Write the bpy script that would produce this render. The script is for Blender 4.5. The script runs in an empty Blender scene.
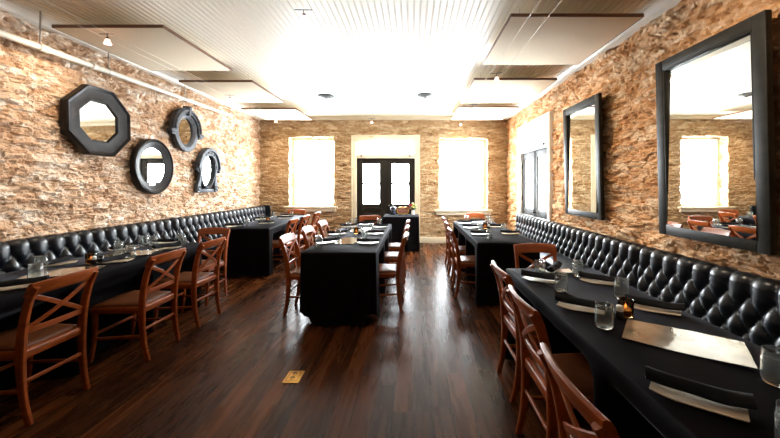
import bpy, bmesh, math, random
import numpy as np
from mathutils import Vector, Matrix

random.seed(7)
PI = math.pi
S = bpy.context.scene
C = S.collection
EYE = 1.45
XL, XR, YB, YF = -3.80, 2.325, 8.25, -2.2      # wall planes
CEIL, CORN = 3.155, 3.072

# ------------------------------------------------------------------ helpers
def tag(o, label=None, cat=None, group=None, kind=None):
    if label: o['label'] = label
    if cat: o['category'] = cat
    if group: o['group'] = group
    if kind: o['kind'] = kind
    return o

def obj(name, bm, m, parent=None, smooth=True, angle=40):
    me = bpy.data.meshes.new(name)
    bm.normal_update()
    bm.to_mesh(me); bm.free()
    if m is not None: me.materials.append(m)
    if smooth:
        me.polygons.foreach_set('use_smooth', [True]*len(me.polygons))
        me.set_sharp_from_angle(angle=math.radians(angle))
    o = bpy.data.objects.new(name, me); C.objects.link(o)
    if parent: o.parent = parent
    return o

def thing(name, label, cat, loc=(0, 0, 0), rz=0, group=None):
    o = bpy.data.objects.new(name, None); C.objects.link(o)
    o.empty_display_size = .1
    o.location = loc; o.rotation_euler = (0, 0, rz)
    return tag(o, label, cat, group)

def struct(name, loc=(0, 0, 0), rz=0):
    o = bpy.data.objects.new(name, None); C.objects.link(o)
    o.location = loc; o.rotation_euler = (0, 0, rz)
    o['kind'] = 'structure'
    return o

def dup(root, loc=None, rz=None, label=None, group=None):
    r = root.copy(); C.objects.link(r)
    if loc is not None: r.location = loc
    if rz is not None: r.rotation_euler = (0, 0, rz)
    if label: r['label'] = label
    if group: r['group'] = group
    for ch in list(root.children):
        c = ch.copy(); C.objects.link(c); c.parent = r
        for g in list(ch.children):
            d = g.copy(); C.objects.link(d); d.parent = c
    return r

def box(bm, x0, x1, y0, y1, z0, z1, bev=0.0, seg=2):
    t = bmesh.new()
    bmesh.ops.create_cube(t, size=1)
    for v in t.verts:
        v.co = Vector((x0 + (v.co.x+.5)*(x1-x0), y0 + (v.co.y+.5)*(y1-y0), z0 + (v.co.z+.5)*(z1-z0)))
    if bev > 0:
        bmesh.ops.bevel(t, geom=t.edges[:], offset=bev, segments=seg, affect='EDGES', profile=.5)
    me = bpy.data.meshes.new('tmp'); t.to_mesh(me); t.free()
    bm.from_mesh(me); bpy.data.meshes.remove(me)
    return bm

def boxm(*a, **k): return box(bmesh.new(), *a, **k)

def lathe(bm, prof, n=24, origin=(0, 0, 0), axis='z', close=False):
    o = Vector(origin); rings = []
    for (r, h) in prof:
        if r < 1e-6:
            rings.append([bm.verts.new(o + ax(0, 0, h, axis))]); continue
        rings.append([bm.verts.new(o + ax(r*math.cos(2*PI*k/n), r*math.sin(2*PI*k/n), h, axis)) for k in range(n)])
    if close: rings.append(rings[0])
    for a, b in zip(rings[:-1], rings[1:]):
        if len(a) == 1 and len(b) == 1: continue
        for k in range(n):
            k2 = (k+1) % n
            if len(a) == 1: bm.faces.new((a[0], b[k2], b[k]))
            elif len(b) == 1: bm.faces.new((a[k], a[k2], b[0]))
            else: bm.faces.new((a[k], a[k2], b[k2], b[k]))
    return bm

def ax(a, b, h, axis):
    if axis == 'z': return Vector((a, b, h))
    if axis == 'x': return Vector((h, a, b))
    return Vector((b, h, a))

def tube(bm, pts, r, n=8, caps=True):
    pts = [Vector(p) for p in pts]; rings = []
    rs = r if isinstance(r, (list, tuple)) else [r]*len(pts)
    up = Vector((0, 0, 1))
    for i, p in enumerate(pts):
        t = (pts[min(i+1, len(pts)-1)] - pts[max(i-1, 0)]).normalized()
        u = up if abs(t.dot(up)) < .95 else Vector((1, 0, 0))
        a = t.cross(u).normalized(); b = a.cross(t).normalized()
        rings.append([bm.verts.new(p + (a*math.cos(2*PI*k/n) + b*math.sin(2*PI*k/n))*rs[i]) for k in range(n)])
    for A, B in zip(rings[:-1], rings[1:]):
        for k in range(n):
            bm.faces.new((A[k], A[(k+1) % n], B[(k+1) % n], B[k]))
    if caps:
        bm.faces.new(rings[0][::-1]); bm.faces.new(rings[-1])
    return bm

def sweep(bm, pts, sizes, side, ch=.22, sub=1):
    """chamfered rectangle swept along pts; side = fixed width direction, sizes = (width, thickness)"""
    pts = [Vector(p) for p in pts]; side = Vector(side).normalized()
    if not isinstance(sizes, list): sizes = [sizes]*len(pts)
    if sub > 1 and len(pts) > 2:                    # Catmull-Rom refinement
        P, Z = [], []
        for i in range(len(pts)-1):
            p0, p1, p2, p3 = pts[max(i-1, 0)], pts[i], pts[i+1], pts[min(i+2, len(pts)-1)]
            for s in range(sub):
                t = s/sub
                P.append(.5*((2*p1) + (p2-p0)*t + (2*p0-5*p1+4*p2-p3)*t*t + (3*p1-p0-3*p2+p3)*t**3))
                Z.append(tuple(sizes[i][q]*(1-t) + sizes[i+1][q]*t for q in (0, 1)))
        P.append(pts[-1]); Z.append(sizes[-1]); pts, sizes = P, Z
    rings = []
    for i, p in enumerate(pts):
        t = (pts[min(i+1, len(pts)-1)] - pts[max(i-1, 0)]).normalized()
        a = (side - t*side.dot(t)).normalized(); b = t.cross(a).normalized()
        w, h = sizes[i][0]/2, sizes[i][1]/2
        c = ch*min(w, h)*2
        sh = [(w, h-c), (w-c, h), (-w+c, h), (-w, h-c), (-w, -h+c), (-w+c, -h), (w-c, -h), (w, -h+c)]
        rings.append([bm.verts.new(p + a*x + b*y) for x, y in sh])
    for A, B in zip(rings[:-1], rings[1:]):
        for k in range(8):
            bm.faces.new((A[k], A[(k+1) % 8], B[(k+1) % 8], B[k]))
    bm.faces.new(rings[0][::-1]); bm.faces.new(rings[-1])
    return bm

def grid_faces(bm, rows, closed=False):
    for A, B in zip(rows[:-1], rows[1:]):
        n = len(A)
        for k in range(n if closed else n-1):
            bm.faces.new((A[k], A[(k+1) % n], B[(k+1) % n], B[k]))

def sst(a, b, x):
    t = np.clip((x-a)/(b-a), 0, 1); return t*t*(3-2*t)

# ------------------------------------------------------------------ materials
def mat(name, col, rough=.5, metal=0, spec=.5, **kw):
    m = bpy.data.materials.new(name); m.use_nodes = True
    b = m.node_tree.nodes['Principled BSDF']
    b.inputs['Base Color'].default_value = (*col, 1)
    b.inputs['Roughness'].default_value = rough
    b.inputs['Metallic'].default_value = metal
    b.inputs['Specular IOR Level'].default_value = spec
    for k, v in kw.items(): b.inputs[k].default_value = v
    return m

def N(m, t, **kw):
    n = m.node_tree.nodes.new(t)
    for k, v in kw.items():
        if k in n.inputs: n.inputs[k].default_value = v
        else: setattr(n, k, v)
    return n

def L(m, a, ao, b, bi): m.node_tree.links.new(a.outputs[ao], b.inputs[bi])

def ramp(m, stops):
    r = N(m, 'ShaderNodeValToRGB'); e = r.color_ramp.elements
    while len(e) < len(stops): e.new(.5)
    for i, (p, c) in enumerate(stops):
        e[i].position = p; e[i].color = (*c, 1)
    return r

def noisy(m, cols, scale=(8, 8, 8), nscale=1.0, detail=4, bump=0, bscale=40, bdist=.01, rough=None):
    """noise-driven colour (list of ramp stops) and optional fine bump on a principled material"""
    b = m.node_tree.nodes['Principled BSDF']
    tc = N(m, 'ShaderNodeTexCoord'); mp = N(m, 'ShaderNodeMapping'); mp.inputs['Scale'].default_value = scale
    L(m, tc, 'Object', mp, 'Vector')
    n = N(m, 'ShaderNodeTexNoise', Scale=nscale, Detail=detail); L(m, mp, 'Vector', n, 'Vector')
    r = ramp(m, cols); L(m, n, 'Fac', r, 'Fac'); L(m, r, 'Color', b, 'Base Color')
    if rough:
        mr = N(m, 'ShaderNodeMapRange'); mr.inputs['To Min'].default_value = rough[0]; mr.inputs['To Max'].default_value = rough[1]
        L(m, n, 'Fac', mr, 'Value'); L(m, mr, 'Result', b, 'Roughness')
    if bump:
        n2 = N(m, 'ShaderNodeTexNoise', Scale=bscale, Detail=3); L(m, tc, 'Object', n2, 'Vector')
        bp = N(m, 'ShaderNodeBump', Strength=bump, Distance=bdist)
        L(m, n2, 'Fac', bp, 'Height'); L(m, bp, 'Normal', b, 'Normal')
    return m

def stone(name, dark, mid, light, warm, mortar):
    m = mat(name, mid, .85, spec=.25)
    b = m.node_tree.nodes['Principled BSDF']
    at = N(m, 'ShaderNodeAttribute', attribute_name='stone_tone')
    r = ramp(m, [(0, dark), (.25, warm), (.55, mid), (1, light)]); r.color_ramp.interpolation = 'LINEAR'
    tc = N(m, 'ShaderNodeTexCoord')
    n = N(m, 'ShaderNodeTexNoise', Scale=13, Detail=8, Roughness=.72); L(m, tc, 'Object', n, 'Vector')
    ad = N(m, 'ShaderNodeMath', operation='MULTIPLY_ADD'); ad.inputs[1].default_value = 1.35; ad.inputs[2].default_value = -.65
    L(m, n, 'Fac', ad, 0)
    sm = N(m, 'ShaderNodeMath', operation='ADD', use_clamp=True); L(m, at, 'Fac', sm, 0); L(m, ad, 'Value', sm, 1)
    L(m, sm, 'Value', r, 'Fac')
    jt = N(m, 'ShaderNodeAttribute', attribute_name='stone_joint')
    mx = N(m, 'ShaderNodeMix', data_type='RGBA'); mx.inputs[6].default_value = (*mortar, 1)
    L(m, jt, 'Fac', mx, 0); L(m, r, 'Color', mx, 7); L(m, mx, 2, b, 'Base Color')
    n2 = N(m, 'ShaderNodeTexNoise', Scale=38, Detail=6, Roughness=.7); L(m, tc, 'Object', n2, 'Vector')
    bp = N(m, 'ShaderNodeBump', Strength=1.0, Distance=.03); L(m, n2, 'Fac', bp, 'Height'); L(m, bp, 'Normal', b, 'Normal')
    return m

M = {}
M['stone_left'] = stone('rubble_stone_buff', (.36, .20, .115), (.70, .50, .345), (.93, .84, .73), (.58, .36, .215), (.66, .47, .32))
M['stone_right'] = stone('ledge_stone_tan', (.36, .175, .075), (.71, .43, .23), (.90, .69, .46), (.66, .33, .13), (.61, .37, .19))
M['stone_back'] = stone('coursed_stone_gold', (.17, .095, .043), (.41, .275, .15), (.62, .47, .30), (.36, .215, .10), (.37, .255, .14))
M['ceiling'] = mat('white_ceiling_paint', (.84, .785, .67), .45)
M['plaster'] = mat('brown_plaster', (.16, .11, .07), .9)
M['trim'] = noisy(mat('cream_trim_paint', (.82, .76, .62), .4), [(.3, (.60, .53, .38)), (.7, (.66, .58, .43))], (6, 6, 6))
M['white_trim'] = mat('white_trim_paint', (.86, .84, .78), .4)
M['door_black'] = noisy(mat('black_door_paint', (.02, .018, .014), .5, spec=.15), [(.3, (.010, .0085, .006)), (.7, (.017, .014, .010))], (5, 5, 1))
M['cherry'] = noisy(mat('cherry_wood', (.3, .07, .02), .3, spec=.32), [(.25, (.16, .032, .0045)), (.5, (.23, .048, .007)), (.75, (.30, .066, .0105))], (6, 6, 30), 1.5, 4, rough=(.30, .42))
M['seat_leather'] = noisy(mat('brown_seat_vinyl', (.10, .04, .02), .42, spec=.16), [(.3, (.10, .030, .009)), (.7, (.14, .044, .013))], (14, 14, 14), bump=.15, bscale=180, bdist=.003)
M['leather'] = noisy(mat('black_leather', (.014, .016, .02), .3, spec=.45), [(.3, (.0028, .0042, .0072)), (.7, (.0052, .0075, .012))], (10, 10, 10), bump=.06, bscale=160, bdist=.003, rough=(.27, .36))
M['cloth'] = noisy(mat('black_tablecloth', (.006, .0055, .007), .7, spec=.035, **{'Sheen Weight': .09, 'Sheen Roughness': .22, 'Sheen Tint': (.82, .84, 1, 1)}), [(.3, (.0036, .0027, .0034)), (.7, (.0058, .0045, .0056))], (4, 4, 4), bump=.10, bscale=300, bdist=.002)
M['napkin'] = noisy(mat('black_napkin', (.008, .008, .010), .9, spec=.2), [(.3, (.006, .006, .007)), (.7, (.012, .012, .014))], (20, 20, 20), bump=.2, bscale=400, bdist=.002)
M['plate'] = mat('cream_porcelain', (.66, .56, .42), .3, spec=.3)
M['frame_black'] = noisy(mat('worn_black_frame', (.03, .025, .022), .4, spec=.14), [(.35, (.006, .0045, .004)), (.62, (.012, .009, .008)), (.8, (.035, .020, .014))], (3, 3, 3), 4, 6, bump=.12, bscale=60, bdist=.004)
M['frame_zinc'] = noisy(mat('grey_zinc_frame', (.10, .11, .13), .5, .1, .2), [(.3, (.026, .029, .036)), (.7, (.065, .072, .086))], (5, 5, 5), 4, 5, bump=.15, bscale=50, bdist=.004)
M['frame_green'] = noisy(mat('dark_slate_frame', (.05, .05, .042), .45, spec=.12), [(.3, (.013, .012, .010)), (.7, (.026, .025, .021))], (3, 3, 3), 4, 5)
M['mirror'] = mat('mirror_silver', (.86, .87, .83), .015, 1)
M['panel'] = noisy(mat('oatmeal_fabric', (.62, .53, .42), .9, spec=.2), [(.3, (.78, .68, .52)), (.7, (.84, .74, .58))], (60, 60, 60), bump=.25, bscale=300, bdist=.003)
M['panel_frame'] = noisy(mat('dark_brown_edge', (.20, .09, .035), .5), [(.3, (.11, .045, .016)), (.7, (.17, .07, .026))], (3, 3, 40))
M['pipe'] = mat('white_pipe_paint', (.66, .61, .52), .45)
M['steel'] = mat('brushed_steel', (.5, .49, .47), .3, 1)
M['dark_metal'] = mat('dark_metal', (.05, .048, .045), .4, .8)
M['cable'] = mat('cable_wire', (.30, .26, .21), .4, .6)
M['grey'] = mat('grey_enamel', (.045, .05, .042), .5, spec=.2)
M['brass'] = noisy(mat('polished_brass', (.75, .42, .10), .42, .8), [(.3, (.70, .38, .085)), (.7, (.82, .48, .13))], (30, 30, 30))
M['black_plastic'] = mat('black_plastic', (.01, .01, .01), .35)
M['white_plastic'] = mat('white_ceramic', (.8, .78, .74), .35)
M['wax'] = mat('cream_wax', (.8, .7, .55), .5)
M['pink'] = mat('pink_petals', (.72, .08, .13), .6)
M['yellow'] = mat('pale_green_yellow_petals', (.72, .72, .28), .6)
M['ivory_petal'] = mat('ivory_petals', (.82, .80, .66), .6)
M['leaf'] = mat('green_leaf', (.06, .16, .03), .5)
M['plaque'] = noisy(mat('rosy_brown_plaque', (.30, .12, .08), .5), [(.35, (.14, .07, .05)), (.5, (.33, .14, .09)), (.7, (.45, .22, .16))], (25, 25, 25), 1)
M['blue_glass'] = mat('smoky_blue_glass', (.07, .09, .13), .08, **{'Transmission Weight': .45})
M['orange'] = mat('orange_wax', (.8, .28, .06), .5)

def emit(name, col, st):
    m = bpy.data.materials.new(name); m.use_nodes = True
    b = m.node_tree.nodes['Principled BSDF']
    b.inputs['Base Color'].default_value = (*col, 1)
    b.inputs['Emission Color'].default_value = (*col, 1); b.inputs['Emission Strength'].default_value = st
    return m
M['flame'] = emit('candle_flame', (1, .5, .2), 3)
M['lamp'] = emit('halogen_glow', (1, .80, .62), 14)
M['lamp_shade'] = mat('frosted_pink_glass', (.85, .55, .45), .3, **{'Transmission Weight': .5, 'Emission Strength': 1.2, 'Emission Color': (1, .55, .4, 1)})

def clear_pane(name):
    m = bpy.data.materials.new(name); m.use_nodes = True
    nt = m.node_tree; nt.nodes.clear()
    out = N(m, 'ShaderNodeOutputMaterial'); mx = N(m, 'ShaderNodeMixShader')
    tr = N(m, 'ShaderNodeBsdfTransparent'); gl = N(m, 'ShaderNodeBsdfGlossy', Roughness=.02)
    fr = N(m, 'ShaderNodeFresnel', IOR=1.3)
    ge = N(m, 'ShaderNodeNewGeometry'); iv = N(m, 'ShaderNodeMath', operation='SUBTRACT'); iv.inputs[0].default_value = 1.0; L(m, ge, 'Backfacing', iv, 1)
    mu = N(m, 'ShaderNodeMath', operation='MULTIPLY'); L(m, fr, 0, mu, 0); L(m, iv, 0, mu, 1)      # reflect on the entering face only
    L(m, mu, 0, mx, 0); L(m, tr, 0, mx, 1); L(m, gl, 0, mx, 2); L(m, mx, 0, out, 0)
    return m
M['pane'] = clear_pane('window_glass')
M['jar'] = mat('jar_glass', (.90, .95, .94), .06, **{'Transmission Weight': .95, 'IOR': 1.45})
M['amber'] = mat('amber_glass', (.42, .22, .08), .05, **{'Transmission Weight': 1.0, 'IOR': 1.4})
M['laminate'] = noisy(mat('laminated_menu', (.30, .26, .20), .12, spec=.8, **{'Coat Weight': 1.0, 'Coat Roughness': .07}), [(.4, (.20, .16, .11)), (.6, (.34, .29, .22))], (5, 5, 5), bump=.12, bscale=7, bdist=.02)

def floor_mat():
    m = mat('dark_walnut_boards', (.05, .02, .01), .3, spec=.09)
    b = m.node_tree.nodes['Principled BSDF']
    tc = N(m, 'ShaderNodeTexCoord'); sp = N(m, 'ShaderNodeSeparateXYZ'); L(m, tc, 'Object', sp, 0)
    W = .128
    dv = N(m, 'ShaderNodeMath', operation='DIVIDE'); dv.inputs[1].default_value = W; L(m, sp, 'X', dv, 0)
    fl = N(m, 'ShaderNodeMath', operation='FLOOR'); L(m, dv, 0, fl, 0)
    fr = N(m, 'ShaderNodeMath', operation='FRACT'); L(m, dv, 0, fr, 0)
    wn = N(m, 'ShaderNodeTexWhiteNoise', noise_dimensions='1D'); L(m, fl, 0, wn, 'W')
    # boards end at staggered places
    of = N(m, 'ShaderNodeMath', operation='MULTIPLY_ADD'); of.inputs[1].default_value = 3.0
    L(m, wn, 'Value', of, 0); L(m, sp, 'Y', of, 2)
    dy = N(m, 'ShaderNodeMath', operation='DIVIDE'); dy.inputs[1].default_value = 2.6; L(m, of, 0, dy, 0)
    fy = N(m, 'ShaderNodeMath', operation='FLOOR'); L(m, dy, 0, fy, 0)
    fry = N(m, 'ShaderNodeMath', operation='FRACT'); L(m, dy, 0, fry, 0)
    cb = N(m, 'ShaderNodeCombineXYZ'); L(m, fl, 0, cb, 'X'); L(m, fy, 0, cb, 'Y')
    wn2 = N(m, 'ShaderNodeTexWhiteNoise', noise_dimensions='3D'); L(m, cb, 0, wn2, 'Vector')
    # grain
    mp = N(m, 'ShaderNodeMapping'); mp.inputs['Scale'].default_value = (10, 1.0, 1); L(m, tc, 'Object', mp, 'Vector')
    va = N(m, 'ShaderNodeVectorMath', operation='MULTIPLY_ADD'); va.inputs[1].default_value = (7, 7, 7)
    L(m, wn2, 'Color', va, 0); L(m, mp, 'Vector', va, 2)
    ng = N(m, 'ShaderNodeTexNoise', Scale=1.6, Detail=7, Roughness=.6, Distortion=.6); L(m, va, 0, ng, 'Vector')
    big = N(m, 'ShaderNodeTexNoise', Scale=1.1, Detail=3); L(m, tc, 'Object', big, 'Vector')
    s1 = N(m, 'ShaderNodeMath', operation='MULTIPLY_ADD'); s1.inputs[1].default_value = .38; L(m, wn2, 'Value', s1, 0); L(m, ng, 'Fac', s1, 2)
    s2 = N(m, 'ShaderNodeMath', operation='MULTIPLY_ADD'); s2.inputs[1].default_value = .6; L(m, big, 'Fac', s2, 0); L(m, s1, 0, s2, 2)
    s3 = N(m, 'ShaderNodeMath', operation='SUBTRACT'); s3.inputs[1].default_value = .5; L(m, s2, 0, s3, 0)
    r = ramp(m, [(.15, (.012, .0045, .0018)), (.42, (.036, .0112, .0036)), (.62, (.072, .0215, .0058)), (.9, (.135, .042, .011))]); L(m, s3, 0, r, 'Fac')
    # dark seams
    def seam(node, w):
        a = N(m, 'ShaderNodeMath', operation='SUBTRACT'); a.inputs[1].default_value = .5; L(m, node, 0, a, 0)
        ab = N(m, 'ShaderNodeMath', operation='ABSOLUTE'); L(m, a, 0, ab, 0)
        g = N(m, 'ShaderNodeMath', operation='GREATER_THAN'); g.inputs[1].default_value = .5 - w; L(m, ab, 0, g, 0)
        return g
    g1 = seam(fr, .014); g2 = seam(fry, .0008)
    mxm = N(m, 'ShaderNodeMath', operation='MAXIMUM'); L(m, g1, 0, mxm, 0); L(m, g2, 0, mxm, 1)
    mx = N(m, 'ShaderNodeMix', data_type='RGBA'); mx.inputs[7].default_value = (.008, .004, .003, 1)
    L(m, mxm, 0, mx, 0); L(m, r, 'Color', mx, 6); L(m, mx, 2, b, 'Base Color')
    rr = N(m, 'ShaderNodeMapRange'); rr.inputs['To Min'].default_value = .19; rr.inputs['To Max'].default_value = .36
    L(m, ng, 'Fac', rr, 'Value'); L(m, rr, 'Result', b, 'Roughness')
    hs = N(m, 'ShaderNodeMath', operation='MULTIPLY_ADD'); hs.inputs[1].default_value = -1.2; L(m, mxm, 0, hs, 0); L(m, ng, 'Fac', hs, 2)
    bp = N(m, 'ShaderNodeBump', Strength=.10, Distance=.006); L(m, hs, 0, bp, 'Height'); L(m, bp, 'Normal', b, 'Normal')
    return m
M['floor'] = floor_mat()

# ------------------------------------------------------------------ stone walls (real relief)
def h2(i, j, s):
    v = np.sin(i*127.1 + j*311.7 + s*74.7)*43758.5453
    return v - np.floor(v)

def vnoise(x, y, s):
    i, j = np.floor(x), np.floor(y); fx, fy = x-i, y-j
    fx = fx*fx*(3-2*fx); fy = fy*fy*(3-2*fy)
    a, b, c, d = h2(i, j, s), h2(i+1, j, s), h2(i, j+1, s), h2(i+1, j+1, s)
    return (a*(1-fx)+b*fx)*(1-fy) + (c*(1-fx)+d*fx)*fy

def fbm(x, y, s, o=4):
    t = 0; a = .5
    for k in range(o):
        t = t + a*vnoise(x*2**k, y*2**k, s+k*3.1); a *= .5
    return t

def voro(x, y, s, jx=.8, jy=.45):
    i0, j0 = np.floor(x), np.floor(y)
    f1 = np.full(x.shape, 9.); f2 = np.full(x.shape, 9.)
    ci = np.zeros(x.shape); cj = np.zeros(x.shape); dx1 = np.zeros(x.shape); dy1 = np.zeros(x.shape)
    for dj in (-1, 0, 1):
        for di in (-2, -1, 0, 1, 2):
            i, j = i0+di, j0+dj
            px = i + .5 + (h2(i, j, s)-.5)*jx + .5*(np.mod(j, 2)); py = j + .5 + (h2(i, j, s+1.7)-.5)*jy
            dx, dy = x-px, y-py
            d = np.sqrt(dx*dx + dy*dy*1.35)
            n = d < f1
            f2 = np.where(n, f1, np.minimum(f2, d))
            ci = np.where(n, i, ci); cj = np.where(n, j, cj); dx1 = np.where(n, dx, dx1); dy1 = np.where(n, dy, dy1)
            f1 = np.where(n, d, f1)
    return f1, f2, ci, cj, dx1, dy1

def relief(u, v, p):
    s = p['seed']
    wu = u + (fbm(u*5, v*5, s+11)-.47)*p.get('warp', .10); wv = v + (fbm(u*3.1, v*6, s+23)-.47)*p.get('warp', .10)*.6
    f1, f2, ci, cj, dx, dy = voro(wu/p['su'], wv/p['sv'], s)
    r1, r2, r3 = h2(ci, cj, s+5), h2(ci, cj, s+6), h2(ci, cj, s+7)
    jn = sst(.0, p.get('jw', .14), f2-f1)
    h = p['A']*jn*(.30 + .70*r1) + jn*p['T']*((r2-.5)*dx + (r3-.5)*dy*1.5)
    g1, g2, gi, gj, gx, gy = voro(wu/p['su2'] + 3.3, wv/p['sv2'] + 1.7, s+40)
    h = h + p['A2']*sst(.0, .2, g2-g1)*h2(gi, gj, s+45) + p['A2']*1.2*(gx*(h2(gi, gj, s+46)-.5) + gy*(h2(gi, gj, s+47)-.5))
    t = fbm(u*p.get('tx', 5), v*p.get('ty', 13), s+61, 4)*p.get('tn', 9); tf = np.floor(t)     # split, stepped faces
    h = h + p.get('TR', .01)*(tf + sst(.55, .9, t-tf) - p.get('tn', 9)*.47)
    h = h + p['F']*(fbm(u*24, v*34, s+31, 4)-.47)
    tone = np.clip(.55*h2(ci, cj, s+8) + .45*h2(gi, gj, s+9), 0, 1)
    return h - p['A']*.62 - p['A2']*.3 - p.get('off', 0), tone, .35 + .65*jn

def stone_wall(name, O, U, V, NRM, ulen, vlen, holes, p, m, res, depth=.28, sharp=30):
    """displaced grid; O origin, U/V axes, NRM into the room; holes = (u0,u1,v0,v1) with stone jambs going outward"""
    us = list(np.arange(0, ulen, res[0])) + [ulen]; vs = list(np.arange(0, vlen, res[1])) + [vlen]
    for (a, b, c, d) in holes:
        us += [a, b]; vs += [c, d]
    def clean(l, keep):
        l = sorted(l); out = [l[0]]
        for x in l[1:]:
            if x - out[-1] < .35*res[0]:
                if x in keep: out[-1] = x
            else: out.append(x)
        return np.array(out)
    us = clean(us, [x for h in holes for x in h[:2]]); vs = clean(vs, [x for h in holes for x in h[2:]])
    UU, VV = np.meshgrid(us, vs)
    h, tone, jn = relief(UU, VV, p)
    h = h*sst(0, .12, VV+.06)
    for (a, b, c, d) in holes:
        if c < .05: h = np.where(np.maximum(np.maximum(a-UU, UU-b), VV-d) < .055, np.minimum(h, .0), h)      # dressed back round the door casings
    du = np.zeros(UU.shape); dv = np.zeros(UU.shape)
    for (a, b, c, d) in holes:                         # ragged opening edges
        e = np.maximum(np.maximum(a-UU, UU-b), np.maximum(c-VV, VV-d))
        w = np.exp(-(e/.05)**2)*p.get('rag', .03)
        du += w*(vnoise(VV*16, UU*3, 91)-.5)*2; dv += w*(vnoise(UU*16, VV*3, 92)-.5)*2
    O, U, V, NRM = map(np.array, (O, U, V, NRM))
    P = O + (UU+du)[..., None]*U + (VV+dv)[..., None]*V + h[..., None]*NRM
    ny, nx = UU.shape
    verts = P.reshape(-1, 3)
    uc = (us[:-1]+us[1:])/2; vc = (vs[:-1]+vs[1:])/2
    keep = np.ones((ny-1, nx-1), bool)
    for (a, b, c, d) in holes:
        keep &= ~(((vc > c) & (vc < d))[:, None] & ((uc > a) & (uc < b))[None, :])
    jj, ii = np.nonzero(keep)
    q = np.stack([jj*nx+ii, jj*nx+ii+1, (jj+1)*nx+ii+1, (jj+1)*nx+ii], 1)
    nrm = np.cross(U, V)
    if nrm.dot(NRM) < 0: q = q[:, ::-1]
    faces = [tuple(int(t) for t in r) for r in q]
    vl = [tuple(x) for x in verts]; tl = list(tone.ravel()); jl = list(jn.ravel())
    K = 9
    for (a, b, c, d) in holes:
        i0, i1 = [int(np.argmin(abs(us-t))) for t in (a, b)]; j0, j1 = [int(np.argmin(abs(vs-t))) for t in (c, d)]
        loop = [(j0, i) for i in range(i0, i1)] + [(j, i1) for j in range(j0, j1)] + [(j1, i) for i in range(i1, i0, -1)] + [(j, i0) for j in range(j1, j0, -1)]
        prev = [j*nx+i for j, i in loop]
        for k in range(1, K+1):
            cur = []
            for (j, i), pv in zip(loop, prev):
                u, v = us[i], vs[j]
                inx = (1 if i == i0 else -1 if i == i1 else 0); inv = (1 if j == j0 else -1 if j == j1 else 0)
                t = depth*k/K
                s = u + v
                bump = (float(vnoise(np.array(s*14.), np.array(t*14.), 77)) - .5)*p.get('rag', .03)*1.2*(1 if k < K else 0)
                base = O + u*U + v*V - NRM*t
                pos = base + U*inx*bump + V*inv*bump if k > 0 else base
                w = max(0, 1-k/2.5)
                pos = pos*(1-w) + (verts[j*nx+i] - NRM*t)*w
                vl.append(tuple(pos)); tl.append(float(h2(np.floor(s*12), np.floor(t*9), 5))); jl.append(1.); cur.append(len(vl)-1)
            n = len(loop)
            for x in range(n):
                f = (prev[x], prev[(x+1) % n], cur[(x+1) % n], cur[x])
                faces.append(f if nrm.dot(NRM) > 0 else f[::-1])
            prev = cur
    me = bpy.data.meshes.new(name)
    me.from_pydata(vl, [], faces)
    for nm, dat in (('stone_tone', tl), ('stone_joint', jl)):
        at = me.attributes.new(nm, 'FLOAT', 'POINT'); at.data.foreach_set('value', np.array(dat, dtype=np.float32))
    me.materials.append(m)
    me.polygons.foreach_set('use_smooth', [True]*len(me.polygons))
    me.set_sharp_from_angle(angle=math.radians(sharp))
    o = bpy.data.objects.new(name, me); C.objects.link(o)
    return tag(o, kind='structure')

# openings (world x on the back wall, world y on the right wall)
WIN1 = (-3.10, -1.975, .915, 2.65)
WIN2 = (.64, 1.87, .83, 2.62)
DOOR = (-1.50, .13, 0.0, 2.655)
RDOOR = (5.62, 7.25, 0.0, 2.655)

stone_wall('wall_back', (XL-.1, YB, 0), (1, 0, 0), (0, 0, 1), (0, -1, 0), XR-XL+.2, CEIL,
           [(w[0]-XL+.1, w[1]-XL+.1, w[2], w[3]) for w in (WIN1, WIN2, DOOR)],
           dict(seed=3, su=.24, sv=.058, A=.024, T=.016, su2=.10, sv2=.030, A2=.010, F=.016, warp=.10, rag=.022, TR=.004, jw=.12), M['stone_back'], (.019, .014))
stone_wall('wall_left', (XL, .6, 0), (0, 1, 0), (0, 0, 1), (1, 0, 0), YB-.6+.05, CEIL, [],
           dict(seed=8, su=.19, sv=.070, A=.026, T=.026, su2=.065, sv2=.034, A2=.022, F=.030, warp=.18, TR=.009, tx=6, ty=16, jw=.10, off=.03), M['stone_left'], (.0135, .0115))
stone_wall('wall_right', (XR, .6, 0), (0, 1, 0), (0, 0, 1), (-1, 0, 0), YB-.6+.05, CEIL,
           [(RDOOR[0]-.6, RDOOR[1]-.6, RDOOR[2], RDOOR[3])],
           dict(seed=15, su=.27, sv=.070, A=.036, T=.024, su2=.11, sv2=.034, A2=.020, F=.022, warp=.12, rag=.015, TR=.009, tx=4, ty=16, jw=.08, off=.03), M['stone_right'], (.0135, .0115))
# the part of the room behind the camera
for nm, O_, st in (('wall_left', (XL, YF, 0), 'stone_left'), ('wall_right', (XR, YF, 0), 'stone_right')):
    stone_wall(nm, O_, (0, 1, 0), (0, 0, 1), (1 if O_[0] < 0 else -1, 0, 0), .62-YF, CEIL, [],
               dict(seed=8 if O_[0] < 0 else 15, su=.2, sv=.08, A=.03, T=.03, su2=.1, sv2=.05, A2=.018, F=.03, warp=.15, off=.03), M[st], (.05, .04))
tag(obj('wall_front', boxm(XL-.2, XR+.2, YF-.15, YF, 0, CEIL), M['plaster'], smooth=False), kind='structure')
tag(obj('floor', boxm(XL-.25, XR+.35, YF-.15, YB+.35, -.08, 0), M['floor'], smooth=False), kind='structure')

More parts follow.
